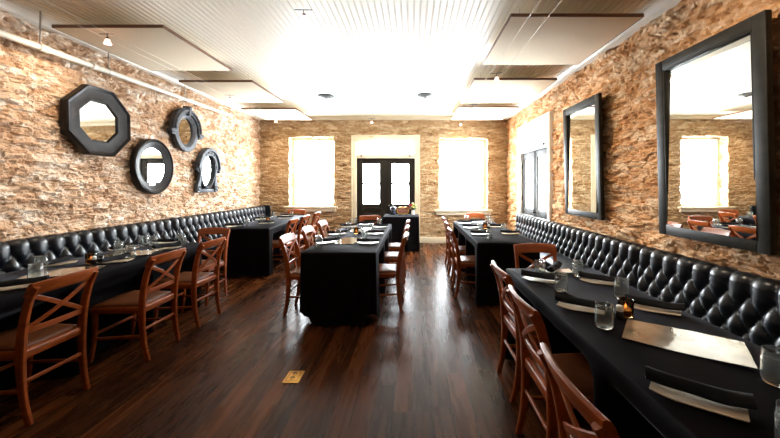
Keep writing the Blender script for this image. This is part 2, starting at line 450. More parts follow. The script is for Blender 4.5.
# beadboard ceiling: grooves run away from the camera
bm = bmesh.new(); PX = .062
rows = []
x = XL-.15; prof = []
while x < XR+.3:
    prof += [(x, 0), (x+PX-.016, 0), (x+PX-.013, .007), (x+PX-.010, .001), (x+PX-.006, .001), (x+PX-.003, .007)]
    x += PX
prof.append((x, 0))
rows = [[bm.verts.new((px, y, CEIL+pz)) for px, pz in prof] for y in (YF-.1, YB+.1)]
grid_faces(bm, rows)
bmesh.ops.reverse_faces(bm, faces=[f for f in bm.faces if f.normal.z > 0])
tag(obj('ceiling', bm, M['ceiling'], smooth=False), kind='structure')

# crown mouldings
def crown(name, a, b, inward, m):
    """profile extruded from a to b under the ceiling; inward = unit vector into the room"""
    pr = [(-.08, CORN), (.020, CORN), (.024, CORN+.010), (.018, CORN+.014), (.021, CORN+.026), (.032, CORN+.040), (.050, CORN+.052), (.066, CORN+.060), (.068, CORN+.072), (.082, CORN+.075), (.084, CEIL+.005), (-.08, CEIL+.005)]
    bm = bmesh.new(); i = Vector(inward)
    A = [bm.verts.new(Vector((a[0], a[1], 0)) + i*(d+.025) + Vector((0, 0, z))) for d, z in pr]
    B = [bm.verts.new(Vector((b[0], b[1], 0)) + i*(d+.025) + Vector((0, 0, z))) for d, z in pr]
    n = len(pr)
    for k in range(n): bm.faces.new((A[k], A[(k+1) % n], B[(k+1) % n], B[k]))
    bm.faces.new(A); bm.faces.new(B[::-1])
    bmesh.ops.recalc_face_normals(bm, faces=bm.faces[:])
    return tag(obj(name, bm, m, angle=25), kind='structure')
crown('trim_1', (XL, YF), (XL, YB), (1, 0, 0), M['white_trim'])
crown('trim_2', (XR, YF), (XR, YB), (-1, 0, 0), M['white_trim'])
crown('trim_3', (XL, YB), (XR, YB), (0, -1, 0), M['trim'])
def base(name, x0, x1, y0, y1):
    bm = bmesh.new(); box(bm, x0, x1, y0, y1, 0, .15, .004); 
    return tag(obj(name, bm, M['trim']), kind='structure')
b_ = bmesh.new(); box(b_, XL, -1.52, YB-.045, YB+.03, 0, .15, .005); box(b_, .15, XR, YB-.045, YB+.03, 0, .15, .005)
tag(obj('baseboard_back', b_, M['trim']), kind='structure')

# ------------------------------------------------------------------ windows and doors
def window(name, w, yf, lockx):
    x0, x1, z0, z1 = w
    r = struct(name)
    f = bmesh.new(); t = .05
    for (a, b, c, d) in ((x0-.02, x0+t, z0+.04, z1-t), (x1-t, x1+.02, z0+.04, z1-t), (x0-.02, x1+.02, z1-t, z1+.02), (x0-.02, x1+.02, z0-.02, z0+.04)):
        box(f, a, b, yf, yf+.07, c, d, .006)
    obj('window_frame', f, M['trim'], r)
    zm = z0 + (z1-z0)*.47
    for nm, c, d, dy in (('lower_sash', z0+.03, zm+.022, .012), ('upper_sash', zm-.022, z1-.04, .042)):
        s = bmesh.new(); k = .032
        a, b = x0+t-.005, x1-t+.005
        for q in ((a, a+k, c, d), (b-k, b, c, d), (a+k, b-k, c, c+k), (a+k, b-k, d-k, d)):
            box(s, q[0], q[1], yf+dy, yf+dy+.028, q[2], q[3], .004)
        so = obj(nm, s, M['trim'], r)
        obj('pane', boxm(a+k-.004, b-k+.004, yf+dy+.011, yf+dy+.016, c+k-.004, d-k+.004), M['pane'], so, smooth=False)
    lk = bmesh.new(); box(lk, lockx-.03, lockx+.03, yf-.012, yf+.02, zm-.004, zm+.022, .006)
    obj('sash_lock', lk, M['brass'], r)
    sl = bmesh.new(); box(sl, x0-.10, x1+.10, YB-.10, yf+.02, z0-.045, z0+.004, .008)
    box(sl, x0-.06, x1+.06, YB-.065, YB+.02, z0-.13, z0-.045, .006)
    obj('window_sill', sl, M['trim'], r)
    return r
window('window_1', WIN1, YB+.25, -2.55)
window('window_2', WIN2, YB+.25, 1.22)

def double_door(name, w, h, lights, origin, rz, stile, frame_mat):
    """local: x along wall centred, y outward (+), z up"""
    r = struct(name, origin, rz)
    hw = w/2; H = 2.12
    f = bmesh.new()
    fw = .085
    for (a, b, c, d) in ((-hw-.02, -hw+fw, 0, h-.10), (hw-fw, hw+.02, 0, h-.10), (-hw-.02, hw+.02, h-.10, h+.02), (-hw+fw, hw-fw, H, H+.085)):
        box(f, a, b, -.06, .16, c, d, .006)
    for (a, b, c, d) in ((-hw-.045, -hw-.01, 0, h+.01), (hw+.01, hw+.045, 0, h+.01), (-hw-.045, hw+.045, h+.01, h+.045)):
        box(f, a, b, -.075, .05, c, d, .006)
    obj('door_frame', f, frame_mat, r)
    # transom
    t = bmesh.new(); a0, a1 = -hw+fw-.005, hw-fw+.005; c0, c1 = H+.08, h-.095; k = .03
    for q in ((a0, a0+k, c0, c1), (a1-k, a1, c0, c1), (a0+k, a1-k, c0, c0+k), (a0+k, a1-k, c1-k, c1)): box(t, q[0], q[1], .0, .04, q[2], q[3], .005)
    for i in range(1, lights):
        xx = a0 + (a1-a0)*i/lights; box(t, xx-.008, xx+.008, .005, .035, c0+.01, c1-.01, .003)
    to = obj('transom_sash', t, frame_mat, r)
    obj('pane', boxm(a0+.01, a1-.01, .018, .023, c0+.01, c1-.01), M['pane'], to, smooth=False)
    for sx in (-1, 1):
        lt = bmesh.new(); box(lt, sx*(hw-.21)-.018, sx*(hw-.21)+.018, -.090, -.055, H+.042, H+.078, .004)
        obj('transom_catch', lt, M['black_plastic'], r)
    # leaves
    lw = hw-fw
    for sx in (-1, 1):
        a, b = (-lw, -.003) if sx < 0 else (.003, lw)
        z0, z1 = .01, H
        g0, g1 = .975, 1.985
        l = bmesh.new()
        box(l, a, a+stile, 0, .045, z0, z1, .004); box(l, b-stile, b, 0, .045, z0, z1, .004)
        box(l, a+stile-.002, b-stile+.002, .001, .044, g1, z1, .004); box(l, a+stile-.002, b-stile+.002, .001, .044, .80, g0, .004)
        box(l, a+stile-.002, b-stile+.002, .001, .044, z0, .22, .004)
        box(l, a+stile-.002, b-stile+.002, .004, .040, 1.467, 1.513, .004)
        box(l, a+stile-.002, b-stile+.002, .014, .034, .21, .81)
        box(l, a+stile+.03, b-stile-.03, .006, .02, .27, .75, .008)
        if sx > 0: box(l, -.022, .022, -.012, .004, z0, z1, .004)
        lo = obj('door_leaf', l, M['door_black'], r)
        for (c, d) in ((g0, 1.467), (1.513, g1)):
            obj('pane', boxm(a+stile-.01, b-stile+.01, .020, .025, c-.008, d+.008), M['pane'], lo, smooth=False)
        for hz in (.30, 1.17, 1.85):
            hb = bmesh.new(); lathe(hb, [(0, hz-.05), (.008, hz-.05), (.008, hz+.05), (0, hz+.05)], 8, (sx*(lw+.004), -.005, 0))
            box(hb, sx*lw-.022, sx*lw+.022, -.004, .003, hz-.045, hz+.045, .001)
            obj('hinge', hb, M['dark_metal'], lo)
        if sx > 0:
            kb = bmesh.new(); lathe(kb, [(0, -.072), (.018, -.068), (.027, -.05), (.022, -.032), (.010, -.026), (.010, -.004), (.026, -.003), (.026, .002), (0, .002)], 16, (a+.07, 0, .93), 'y')
            obj('door_knob', kb, M['dark_metal'], lo)
    return r
double_door('door_1', DOOR[1]-DOOR[0], DOOR[3], 4, ((DOOR[0]+DOOR[1])/2, YB+.06, 0), 0, .155, M['trim'])
double_door('door_2', RDOOR[1]-RDOOR[0], RDOOR[3], 5, (XR+.05, (RDOOR[0]+RDOOR[1])/2, 0), -PI/2, .115, M['white_trim'])

# ------------------------------------------------------------------ tufted banquettes
def banquette(name, label, y0, y1, xw, sgn, ztop, group, endcap=None):
    """sgn=+1: stands on the left wall (faces +x); xw = plane of the back's front face at the top"""
    r = thing(name, label, 'banquette', (xw, (y0+y1)/2, 0), 0, group)
    Lh = (y1-y0)/2; p = .150; q = .112          # tuft pitch along and up
    seat_z = .47
    # profile: up the face, over the roll, down the back
    pf = []
    zt = ztop
    n1 = 46
    for i in range(n1+1):
        z = seat_z - .06 + (zt-.05-seat_z+.06)*i/n1
        pf.append((.0 + .035*(1-(z-seat_z)/(zt-seat_z)), z, (1, 0)))
    for i in range(1, 9):
        a = PI/2*i/8; pf.append((-.05+.05*math.cos(a), zt-.05+.05*math.sin(a), (math.cos(a), math.sin(a))))
    for i in range(1, 4): pf.append((-.05-.016*i, zt-.004*i*i/3, (0, 1)))
    pf.append((-.105, zt-.03, (-1, 0))); pf.append((-.105, zt-.3, (-1, 0))); pf.append((-.105, .12, (-1, 0)))
    zb1 = zt-.132                                  # first button row
    ns = max(2, int(round((2*Lh)/.0125)))
    ys = np.linspace(-Lh, Lh, ns+1)
    ph = 2*Lh/round(2*Lh/p)                        # whole tufts per unit
    bm = bmesh.new(); rows = []
    for (d, z, nn) in pf:
        row = []
        s = (ys+Lh)/ph
        if z > zb1 and nn[0] >= 0:                 # vertical channels from the first buttons up and over the roll
            top = np.abs(np.sin(PI*s))**.55
            fade = 1.0 if nn[1] < .98 else .6
            t = min(1, (z-zb1)/.03)
            vv = (z-zb1)/(2*q)
            aa = np.abs(np.sin(PI*(s/1 + vv))*np.sin(PI*(s/1 - vv)))**.35
            hgt = (top*t + aa*(1-t))*fade
        elif nn[0] < 0:
            hgt = np.zeros(ys.shape)
        else:
            vv = (z-zb1)/(2*q)
            hgt = np.abs(np.sin(PI*(s + vv))*np.sin(PI*(s - vv)))**.42
        A = .036
        e = np.minimum(ys+Lh, Lh-ys); hgt = hgt*1.0*np.clip(e/.045, .0, 1)**.5
        for y, hh in zip(ys, hgt):
            row.append(bm.verts.new((sgn*(d-A + A*1.35*hh*max(nn[0], .0) ), y, z + A*.8*(hh-.6)*max(nn[1], 0)*(1 if nn[0] > -.5 else 0))))
        rows.append(row)
    grid_faces(bm, rows)
    # side closures
    for col in (0, -1):
        loop = [row[col] for row in rows]
        bm.faces.new(loop if col == 0 else loop[::-1])
    bm.faces.new([v for v in rows[0]][::-1] + rows[-1])
    bmesh.ops.recalc_face_normals(bm, faces=bm.faces[:])
    back = obj('tufted_back', bm, M['leather'], r, angle=75)
    st = bmesh.new(); x0, x1 = sorted((sgn*-.02, sgn*.405))
    box(st, x0, x1, -Lh+.004, Lh-.004, .33, seat_z, .035, 4)
    obj('seat_cushion', st, M['leather'], r)
    bs = bmesh.new(); x0, x1 = sorted((sgn*-.102, sgn*.385))
    box(bs, x0, x1, -Lh+.004, Lh-.004, .09, .335, .006)
    obj('base', bs, M['leather'], r)
    kp = bmesh.new(); x0, x1 = sorted((sgn*-.10, sgn*.345))
    box(kp, x0, x1, -Lh+.01, Lh-.01, 0, .092)
    obj('plinth', kp, M['door_black'], r)
    if endcap:
        ec = bmesh.new(); ye = Lh if endcap > 0 else -Lh
        x0, x1 = sorted((sgn*-.108, sgn*.12)); y_0, y_1 = sorted((ye, ye+endcap*.05))
        box(ec, x0, x1, y_0, y_1, .0, ztop+.012, .02, 4)
        obj('end_panel', ec, M['leather'], r)
    return r
ZL, ZR = .945, .872
g = 'tufted black banquettes'
banquette('banquette', 'long black tufted leather banquette section on left wall, nearest the camera', 1.0, 4.955, -3.61, 1, ZL, g)
banquette('banquette', 'long black tufted leather banquette section on left wall, reaching the back corner', 4.965, 8.08, -3.61, 1, ZL, g, endcap=1)
banquette('banquette', 'black tufted leather banquette section under the nearest big mirror', -.55, 3.135, 2.135, -1, ZR, g)
banquette('banquette', 'black tufted leather banquette section on right wall, running past the white door', 3.145, 6.84, 2.135, -1, ZR, g)

# ------------------------------------------------------------------ chairs
def make_chair(label):
    r = thing('dining_chair', label, 'chair')
    for s in (-1, 1):
        b = bmesh.new()
        sweep(b, [(s*.176, -.245, 0), (s*.180, -.215, .13), (s*.183, -.200, .30), (s*.184, -.200, .44), (s*.185, -.212, .58), (s*.186, -.248, .74), (s*.186, -.295, .838)],
              [(.026, .034), (.027, .040), (.030, .046), (.032, .052), (.030, .048), (.028, .042), (.026, .036)], (1, 0, 0), sub=4)
        obj('rear_leg', b, M['cherry'], r)
        b = bmesh.new()
        sweep(b, [(s*.196, .212, 0), (s*.192, .190, .14), (s*.190, .180, .30), (s*.190, .182, .44)], [(.026, .026), (.030, .030), (.036, .036), (.040, .040)], (1, 0, 0), sub=4)
        obj('front_leg', b, M['cherry'], r)
        b = bmesh.new()
        sweep(b, [(s*.182, -.20, .205), (s*.190, .178, .185)], (.018, .022), (1, 0, 0)); obj('stretcher', b, M['cherry'], r)
    b = bmesh.new(); sweep(b, [(-.178, -.203, .255), (.178, -.203, .255)], (.022, .018), (0, 0, 1)); obj('stretcher', b, M['cherry'], r)
    b = bmesh.new(); sweep(b, [(-.188, .182, .225), (.188, .182, .225)], (.022, .018), (0, 0, 1)); obj('stretcher', b, M['cherry'], r)
    # seat frame (trapezoid apron) and pad
    def slab(z0, z1, yf, yb, wf, wb, dome, n=14):
        b = bmesh.new(); per = []
        for t in np.linspace(0, 1, n, endpoint=False): per.append((-wf + 2*wf*t, yf + .018*math.sin(PI*t)))
        for t in np.linspace(0, 1, n, endpoint=False): per.append((wf + (wb-wf)*t, yf + (yb-yf)*t))
        for t in np.linspace(0, 1, n, endpoint=False): per.append((wb - 2*wb*t, yb))
        for t in np.linspace(0, 1, n, endpoint=False): per.append((-wb + (wf-wb)*(-t) * -1 if False else -wb - (wf-wb)*t, yb + (yf-yb)*t))
        rows = []
        cy = (yf+yb)/2
        for (k, z) in ((.0, z0), (.985, z0), (1, z0+.006), (1, z1-.012), (.985, z1-.003), (.95, z1+dome*.2), (.8, z1+dome*.6), (.5, z1+dome*.92), (.2, z1+dome), (.0, z1+dome)):
            kk = max(k, .02)
            rows.append([b.verts.new((x*kk, cy+(y-cy)*kk, z)) for x, y in per])
        grid_faces(b, rows, True); b.faces.new(rows[0][::-1]); b.faces.new(rows[-1])
        bmesh.ops.recalc_face_normals(b, faces=b.faces[:])
        return b
    obj('seat_frame', slab(.395, .447, .198, -.212, .212, .190, 0), M['cherry'], r, angle=50)
    obj('seat_pad', slab(.444, .462, .195, -.180, .205, .175, .014), M['seat_leather'], r, angle=60)
    # top rail: bowed backwards, leaning with the posts
    b = bmesh.new(); n = 16; rows = []
    sec = [(.010, -.046), (.014, -.036), (.014, .020), (.010, .034), (0, .040), (-.012, .036), (-.017, .024), (-.014, -.034), (-.008, -.046)]
    for i in range(n+1):
        x = -.204 + .408*i/n; k = 1-(x/.204)**2
        row = []
        for (dy, dz) in sec:
            row.append(b.verts.new((x, -.268 - .030*k + dy - .42*dz, .822 + dz + .010*k)))
        rows.append(row)
    grid_faces(b, rows, True); b.faces.new(rows[0][::-1]); b.faces.new(rows[-1])
    bmesh.ops.recalc_face_normals(b, faces=b.faces[:])
    obj('top_rail', b, M['cherry'], r, angle=55)
    b = bmesh.new(); pts = []
    for i in range(9):
        x = -.182 + .364*i/8; pts.append((x, -.206 - .014*(1-(x/.182)**2), .560))
    sweep(b, pts, (.034, .016), (0, 0, 1)); obj('lower_rail', b, M['cherry'], r)
    for s in (-1, 1):
        b = bmesh.new(); pts = []
        for i in range(9):
            t = i/8; x = s*(-.176 + .352*t); z = .572 + (.782-.572)*t
            y = -.212 - .040*t - .022*math.sin(PI*t) - s*.003
            pts.append((x, y, z))
        sweep(b, pts, (.028, .012), Vector((0, 1, .2)).cross(Vector((s*.352, -.04, .21)))); obj('cross_slat', b, M['cherry'], r)
    return r

CH = []                                             # (x, y, rz) for cloth shaping
proto = None
def chair(x, y, rz, label, group):
    """x, y = where the top rail stands"""
    global proto
    fx, fy = -math.sin(rz), math.cos(rz)            # facing direction of local +y
    loc = (x + .29*fx, y + .29*fy, 0)
    if proto is None:
        proto = make_chair(label); proto.location = loc; proto.rotation_euler = (0, 0, rz); proto['group'] = group
    else: dup(proto, loc, rz, label, group)
    CH.append((loc[0], loc[1], rz))

E, W_, S_ = -PI/2, PI/2, PI                        # facing +x, -x, -y
G1 = 'chairs at the near left table'; G2 = 'chairs at the far left table'; G3 = 'chairs at the middle table'
G4 = 'chairs at the far right table'; G5 = 'chairs at the near right table'
base_ = 'wooden cross-back chair '
chair(-2.27, 2.17, W_, base_ + 'nearest the camera on the left, at the picture edge', G1)
chair(-2.14, 2.90, W_, base_ + 'second from the camera at the near left table', G1)
chair(-2.14, 3.55, W_ - .03, base_ + 'third along the aisle side of the near left table', G1)
chair(-2.68, 4.47, S_, base_ + 'at the far end of the near left table, beside the banquette', G1)
chair(-2.06, 5.73, W_, base_ + 'nearest along the aisle side of the far left table', G2)
chair(-2.05, 6.35, W_, base_ + 'in the middle of the aisle side of the far left table', G2)
chair(-2.05, 7.12, W_, base_ + 'farthest along the aisle side of the far left table', G2)
chair(-2.78, 7.90, S_, base_ + 'at the head of the far left table, under the left window', G2)
chair(-1.48, 3.86, E, base_ + 'nearest on the left side of the middle table', G3)
chair(-1.48, 4.60, E, base_ + 'in the middle of the left side of the middle table', G3)
chair(-1.48, 5.36, E, base_ + 'farthest on the left side of the middle table', G3)
chair(-.08, 3.95, W_, base_ + 'nearest on the right side of the middle table', G3)
chair(-.08, 4.70, W_, base_ + 'in the middle of the right side of the middle table', G3)
chair(-.08, 5.45, W_, base_ + 'farthest on the right side of the middle table', G3)
chair(-.82, 6.32, S_, base_ + 'at the head of the middle table, before the black doors', G3)
chair(.50, 4.43, E, base_ + 'nearest on the aisle side of the far right table', G4)
chair(.53, 5.18, E, base_ + 'in the middle of the aisle side of the far right table', G4)
chair(.55, 5.93, E, base_ + 'farthest on the aisle side of the far right table', G4)
chair(1.26, 6.81, S_, base_ + 'at the head of the far right table, below the right window', G4)
chair(.48, 1.03, E, base_ + 'nearest on the right, cut off by the bottom of the picture', G5)
chair(.57, 1.75, E, base_ + 'second from the camera at the near right table', G5)
chair(.62, 2.38, E, base_ + 'third from the camera on the aisle side of near right table', G5)
chair(1.20, 3.27, S_, base_ + 'at the far end of the near right table, backrest toward the window', G5)

# ------------------------------------------------------------------ tables and cloths
TH = .760
def table(label, cx, cy, lx, ly, rz, cols, px0, cloth_label, seed, hemf=None):
    """table with pedestals at local y in cols, and its cloth"""
    t = thing('dining_table', label, 'table', (cx, cy, 0), rz, 'cloth-covered dining tables')
    obj('table_top', boxm(-lx/2+.012, lx/2-.012, -ly/2+.012, ly/2-.012, TH-.045, TH-.008, .004), M['panel_frame'], t)
    for yy in cols:
        b = lathe(bmesh.new(), [(0, 0), (.125, 0), (.125, .012), (.05, .035), (.032, .05), (.03, TH-.06), (.09, TH-.05), (.09, TH-.044), (0, TH-.044)], 20, (px0, yy, 0))
        obj('pedestal', b, M['dark_metal'], t)
    R = Matrix.Rotation(rz, 2)
    inv = Matrix.Rotation(-rz, 2)
    per = []; rc = .016; d = .03
    def side(ax0, ay0, ax1, ay1, nx_, ny_):
        n = max(2, int(math.hypot(ax1-ax0, ay1-ay0)/d))
        for i in range(n+1):
            u = i/n; per.append((ax0+(ax1-ax0)*u, ay0+(ay1-ay0)*u, nx_, ny_))
    hx, hy = lx/2, ly/2
    corner = lambda cx_, cy_, a0: [per.append((cx_+rc*math.cos(a0+PI/2*i/6), cy_+rc*math.sin(a0+PI/2*i/6), math.cos(a0+PI/2*i/6), math.sin(a0+PI/2*i/6))) for i in range(1, 6)]
    side(-hx+rc, -hy, hx-rc, -hy, 0, -1); corner(hx-rc, -hy+rc, -PI/2)
    side(hx, -hy+rc, hx, hy-rc, 1, 0); corner(hx-rc, hy-rc, 0)
    side(hx-rc, hy, -hx+rc, hy, 0, 1); corner(-hx+rc, hy-rc, PI/2)
    side(-hx, hy-rc, -hx, -hy+rc, -1, 0); corner(-hx+rc, -hy+rc, PI)
    rnd = random.Random(seed); ph = [rnd.uniform(0, 6.28) for _ in range(6)]
    bm = bmesh.new(); rows = []; K = 22
    s = 0; ss = []
    for i, q in enumerate(per):
        if i: s += math.hypot(q[0]-per[i-1][0], q[1]-per[i-1][1])
        ss.append(s)
    tot = ss[-1]
    for k in range(-1, K+1):
        row = []
        for (x, y, a, b), s in zip(per, ss):
            if k == -1:
                row.append(bm.verts.new((x-a*.008, y-b*.008, TH+.0005))); continue
            cd = min(math.hypot(x-sx*hx, y-sy*hy) for sx in (-1, 1) for sy in (-1, 1))
            hem = hemf(x, y, cd) if hemf else .012 + .010*math.sin(s*5+ph[0])
            hem = max(.006, hem)
            t_ = k/K
            z = (TH-.006) + (hem-(TH-.006))*t_
            tt = min(1., (TH-z)/TH)
            cw = math.exp(-(cd/.10)**2)
            fold = .8*(.011*math.sin(s*2*PI/.36+ph[1]) + .008*math.sin(s*2*PI/.21+ph[2]+1.3*math.sin(s*2)) + .005*math.sin(s*2*PI/.13+ph[3]))*tt**1.1
            off = .002 + .004*tt + fold + .012*cw*tt*(1-.5*tt)
            px, py = x+a*off, y+b*off
            w = R @ Vector((px, py)); wn = R @ Vector((a, b))
            rz_ = max(0., min(1., (.69-z)/.19)); rz_ = rz_*rz_*(3-2*rz_)
            push = 0
            for (hx_, hy_, hr) in CH:                  # cloth pushed in by seats that slide under the table
                dx, dy = w.x+cx-hx_, w.y+cy-hy_
                if dx*dx+dy*dy > .5: continue
                lx_ = dx*math.cos(hr)+dy*math.sin(hr); ly_ = -dx*math.sin(hr)+dy*math.cos(hr)
                f = Vector((-math.sin(hr), math.cos(hr)))
                if f.dot(wn) > -.5: continue
                pen = .262 - ly_
                ww = 1-float(sst(.235, .345, abs(lx_)))
                if pen > 0: push = max(push, pen*ww)
            px -= a*push*rz_; py -= b*push*rz_
            row.append(bm.verts.new((px, py, z)))
        rows.append(row)
    grid_faces(bm, rows, True)
    # top as a grid for soft sheen; fan the inner rectangle
    nx = max(2, int(lx/.08)); ny = max(2, int(ly/.08)); top = rows[0]
    bm.faces.new(top[::-1] if False else top)
    bmesh.ops.recalc_face_normals(bm, faces=bm.faces[:])
    o = obj('tablecloth', bm, M['cloth'], None, angle=70)
    o.location = (cx, cy, 0); o.rotation_euler = (0, 0, rz)
    tag(o, cloth_label, 'tablecloth', 'black tablecloths')
    return t

table('long table under a black cloth, nearest on the left by the banquette', -2.865, 2.70, .65, 2.54, 0, (-.18, .55), 0,
      'black tablecloth on the near left table, hanging to the floor', 1)
table('long table under a black cloth in the far left corner', -2.71, 6.35, .68, 2.30, math.radians(4.5), (-.32, .45), 0,
      'black tablecloth on the far left table, below the left window', 2)
def hem_mid(x, y, cd):
    if y < -1.2: return .014 + .14*float(sst(.22, .10, cd)) if False else .016 + .135*(1-float(sst(.05, .13, cd)))
    return .02 + .10*(1-float(sst(.05, .2, cd)))
table('long table under a black cloth standing free in the middle of the room', -.765, 4.60, .77, 2.46, 0, (-.35, .40), 0,
      'black tablecloth on the free-standing middle table', 3, hem_mid)
table('long table under a black cloth, far on the right by the banquette', 1.14, 5.115, .74, 2.37, 0, (-.31, .44), 0,
      'black tablecloth on the far right table, near the white door', 4)
table('long table under a black cloth, nearest on the right under the big mirror', 1.13, 1.64, .72, 2.20, 0, (-.24, .46), .16,
      'black tablecloth on the near right table, nearest the camera', 5)
table('small service table under a black cloth before the black doors', -.26, 7.50, .78, .72, 0, (0,), 0,
      'black tablecloth on the small service table before the black doors', 6)

# ------------------------------------------------------------------ table settings
ZT = TH + .0012
def jar_bm():
    H = .116
    out = [(0, .002), (.030, 0), (.036, .003), (.039, .010), (.0405, .02), (.0405, .078), (.0400, .086), (.0382, .091), (.0372, .094), (.0382, .097), (.0370, .100), (.0382, .103), (.0370, .106), (.0374, .110), (.0386, .113), (.0380, H)]
    inn = [(.0352, H), (.0342, .112), (.0342, .094), (.0370, .085), (.0378, .077), (.0378, .02), (.036, .011), (.030, .008), (0, .0085)]
    return lathe(bmesh.new(), out+inn, 28)
jar0 = None
def jar(x, y, label, group):
    global jar0
    if jar0 is None:
        jar0 = obj('mason_jar_glass', jar_bm(), M['jar'], None, angle=60)
        tag(jar0, label, 'glass', group); jar0.location = (x, y, ZT)
    else: 
        j = dup(jar0, (x, y, ZT), random.uniform(0, 6), label, group)

def plate_bm():
    b = bmesh.new(); lx, ly = .235, .110; nx, ny = 24, 10
    def zz(u, v): return .0065 + .009*abs(u)**2.4 + .0025*math.sin(u*3.0) + .002*abs(v)**3
    T = [[b.verts.new((u*lx/2, v*ly/2, zz(u, v))) for u in np.linspace(-1, 1, nx)] for v in np.linspace(-1, 1, ny)]
    B = [[b.verts.new((u*lx/2*.985, v*ly/2*.97, max(0.0, zz(u, v)-.0045) if max(abs(u), abs(v)) > .62 else 0.0)) for u in np.linspace(-1, 1, nx)] for v in np.linspace(-1, 1, ny)]
    grid_faces(b, T); grid_faces(b, [r[::-1] for r in B])
    for i in range(nx-1):
        b.faces.new((T[0][i], B[0][i], B[0][i+1], T[0][i+1])); b.faces.new((T[-1][i], T[-1][i+1], B[-1][i+1], B[-1][i]))
    for j in range(ny-1):
        b.faces.new((T[j][0], T[j+1][0], B[j+1][0], B[j][0])); b.faces.new((T[j][-1], B[j][-1], B[j+1][-1], T[j+1][-1]))
    bmesh.ops.recalc_face_normals(b, faces=b.faces[:])
    return b

def napkin_bm(seed):
    rnd = random.Random(seed)
    b = bmesh.new(); n = 26; k = 14; rows = []; Lh = .132
    p1, p2 = rnd.uniform(0, 6), rnd.uniform(0, 6)
    for i in range(n+1):
        u = i/n*2-1; row = []
        sag = .008*u*u + .0012*math.sin(u*5+p1)
        for j in range(k):
            a = 2*PI*j/k
            r = 1 + .10*math.sin(3*a+u*2+p2) + (.25 if j == 4 else 0)
            yy = .033*math.cos(a)*r; zz = .0175*math.sin(a)*r
            row.append(b.verts.new((u*Lh + .002*math.sin(a*2+p1), yy + .004*math.sin(u*4+p2) + .010, .0335 + zz + sag)))
        rows.append(row)
    grid_faces(b, rows, True)
    for row, fl in ((rows[0], -1), (rows[-1], 1)):          # rolled ends: a recessed spiral fold
        c = Vector((0, 0, 0))
        for v in row: c += v.co
        c /= k
        prev = row
        for (kk, dd) in ((.72, 0), (.62, -.006), (.3, -.003), (.22, .001)):
            cur = [b.verts.new(c + (v.co-c)*kk + Vector((fl*dd, 0, 0))) for v in row]
            for j in range(k): b.faces.new((prev[j], prev[(j+1) % k], cur[(j+1) % k], cur[j]))
            prev = cur
        b.faces.new(prev)
    bmesh.ops.recalc_face_normals(b, faces=b.faces[:])
    return b
plate0 = napk0 = None
def setting(x, y, ang, where, nang=0, g=''):
    global plate0, napk0
    pl, nl = 'cream plate ' + where, 'rolled black napkin ' + where
    a = math.radians(ang)
    if plate0 is None:
        plate0 = tag(obj('rectangular_plate', plate_bm(), M['plate'], None, angle=50), pl, 'plate', 'plates ' + g)
        napk0 = tag(obj('rolled_napkin', napkin_bm(3), M['napkin'], None, angle=60), nl, 'napkin', 'napkins ' + g)
        p, n = plate0, napk0
        p.location = (x, y, ZT); p.rotation_euler = (0, 0, a); n.location = (x, y, ZT); n.rotation_euler = (0, 0, a+math.radians(nang))
    else:
        p = dup(plate0, (x, y, ZT), a, pl, 'plates ' + g); n = dup(napk0, (x, y, ZT), a+math.radians(nang), nl, 'napkins ' + g)

menu0 = None
def menu(x, y, ang, label, g):
    global menu0
    if menu0 is None:
        b = bmesh.new(); n, k = 20, 12; lx, ly = .425, .27
        z = lambda u, v: .003 + .0022*(1+math.sin(u*3.1+v*1.2)) + .004*max(0, u)**2
        T = [[b.verts.new((u*lx/2, v*ly/2, z(u, v)+.0012)) for u in np.linspace(-1, 1, n)] for v in np.linspace(-1, 1, k)]
        B = [[b.verts.new((u*lx/2, v*ly/2, z(u, v))) for u in np.linspace(-1, 1, n)] for v in np.linspace(-1, 1, k)]
        grid_faces(b, T); grid_faces(b, [r[::-1] for r in B])
        for i in range(n-1):
            b.faces.new((T[0][i], B[0][i], B[0][i+1], T[0][i+1])); b.faces.new((T[-1][i], T[-1][i+1], B[-1][i+1], B[-1][i]))
        for j in range(k-1):
            b.faces.new((T[j][0], T[j+1][0], B[j+1][0], B[j][0])); b.faces.new((T[j][-1], B[j][-1], B[j+1][-1], T[j+1][-1]))
        bmesh.ops.recalc_face_normals(b, faces=b.faces[:])
        menu0 = tag(obj('laminated_menu', b, M['laminate'], None, angle=40), label, 'menu', g)
        menu0.location = (x, y, ZT); menu0.rotation_euler = (0, 0, math.radians(ang))
    else: dup(menu0, (x, y, ZT), math.radians(ang), label, g)

cand0 = None
def candle(x, y, label, light=0):
    global cand0
    if cand0 is None:
        cand0 = thing('votive_candle', label, 'candle', (x, y, ZT), 0, 'votive candles on the tables')
        b = lathe(bmesh.new(), [(0, 0), (.030, 0), (.034, .004), (.037, .03), (.038, .088), (.0365, .090), (.035, .088), (.034, .03), (.031, .008), (0, .007)], 28)
        obj('glass_cup', b, M['amber'], cand0, angle=60)
        b = lathe(bmesh.new(), [(0, .0085), (.026, .0085), (.027, .012), (.027, .034), (.024, .036), (.006, .034), (0, .034)], 20)
        w = obj('wax', b, M['wax'], cand0, angle=50)
        b = lathe(bmesh.new(), [(0, .037), (.002, .039), (.0042, .044), (.0034, .049), (.001, .055), (0, .057)], 10)
        obj('flame', b, M['flame'], cand0)
        b = tube(bmesh.new(), [(0, 0, .033), (.0005, 0, .040)], .0009, 5); obj('wick', b, M['black_plastic'], w)
    else: dup(cand0, (x, y, ZT), 0, label)

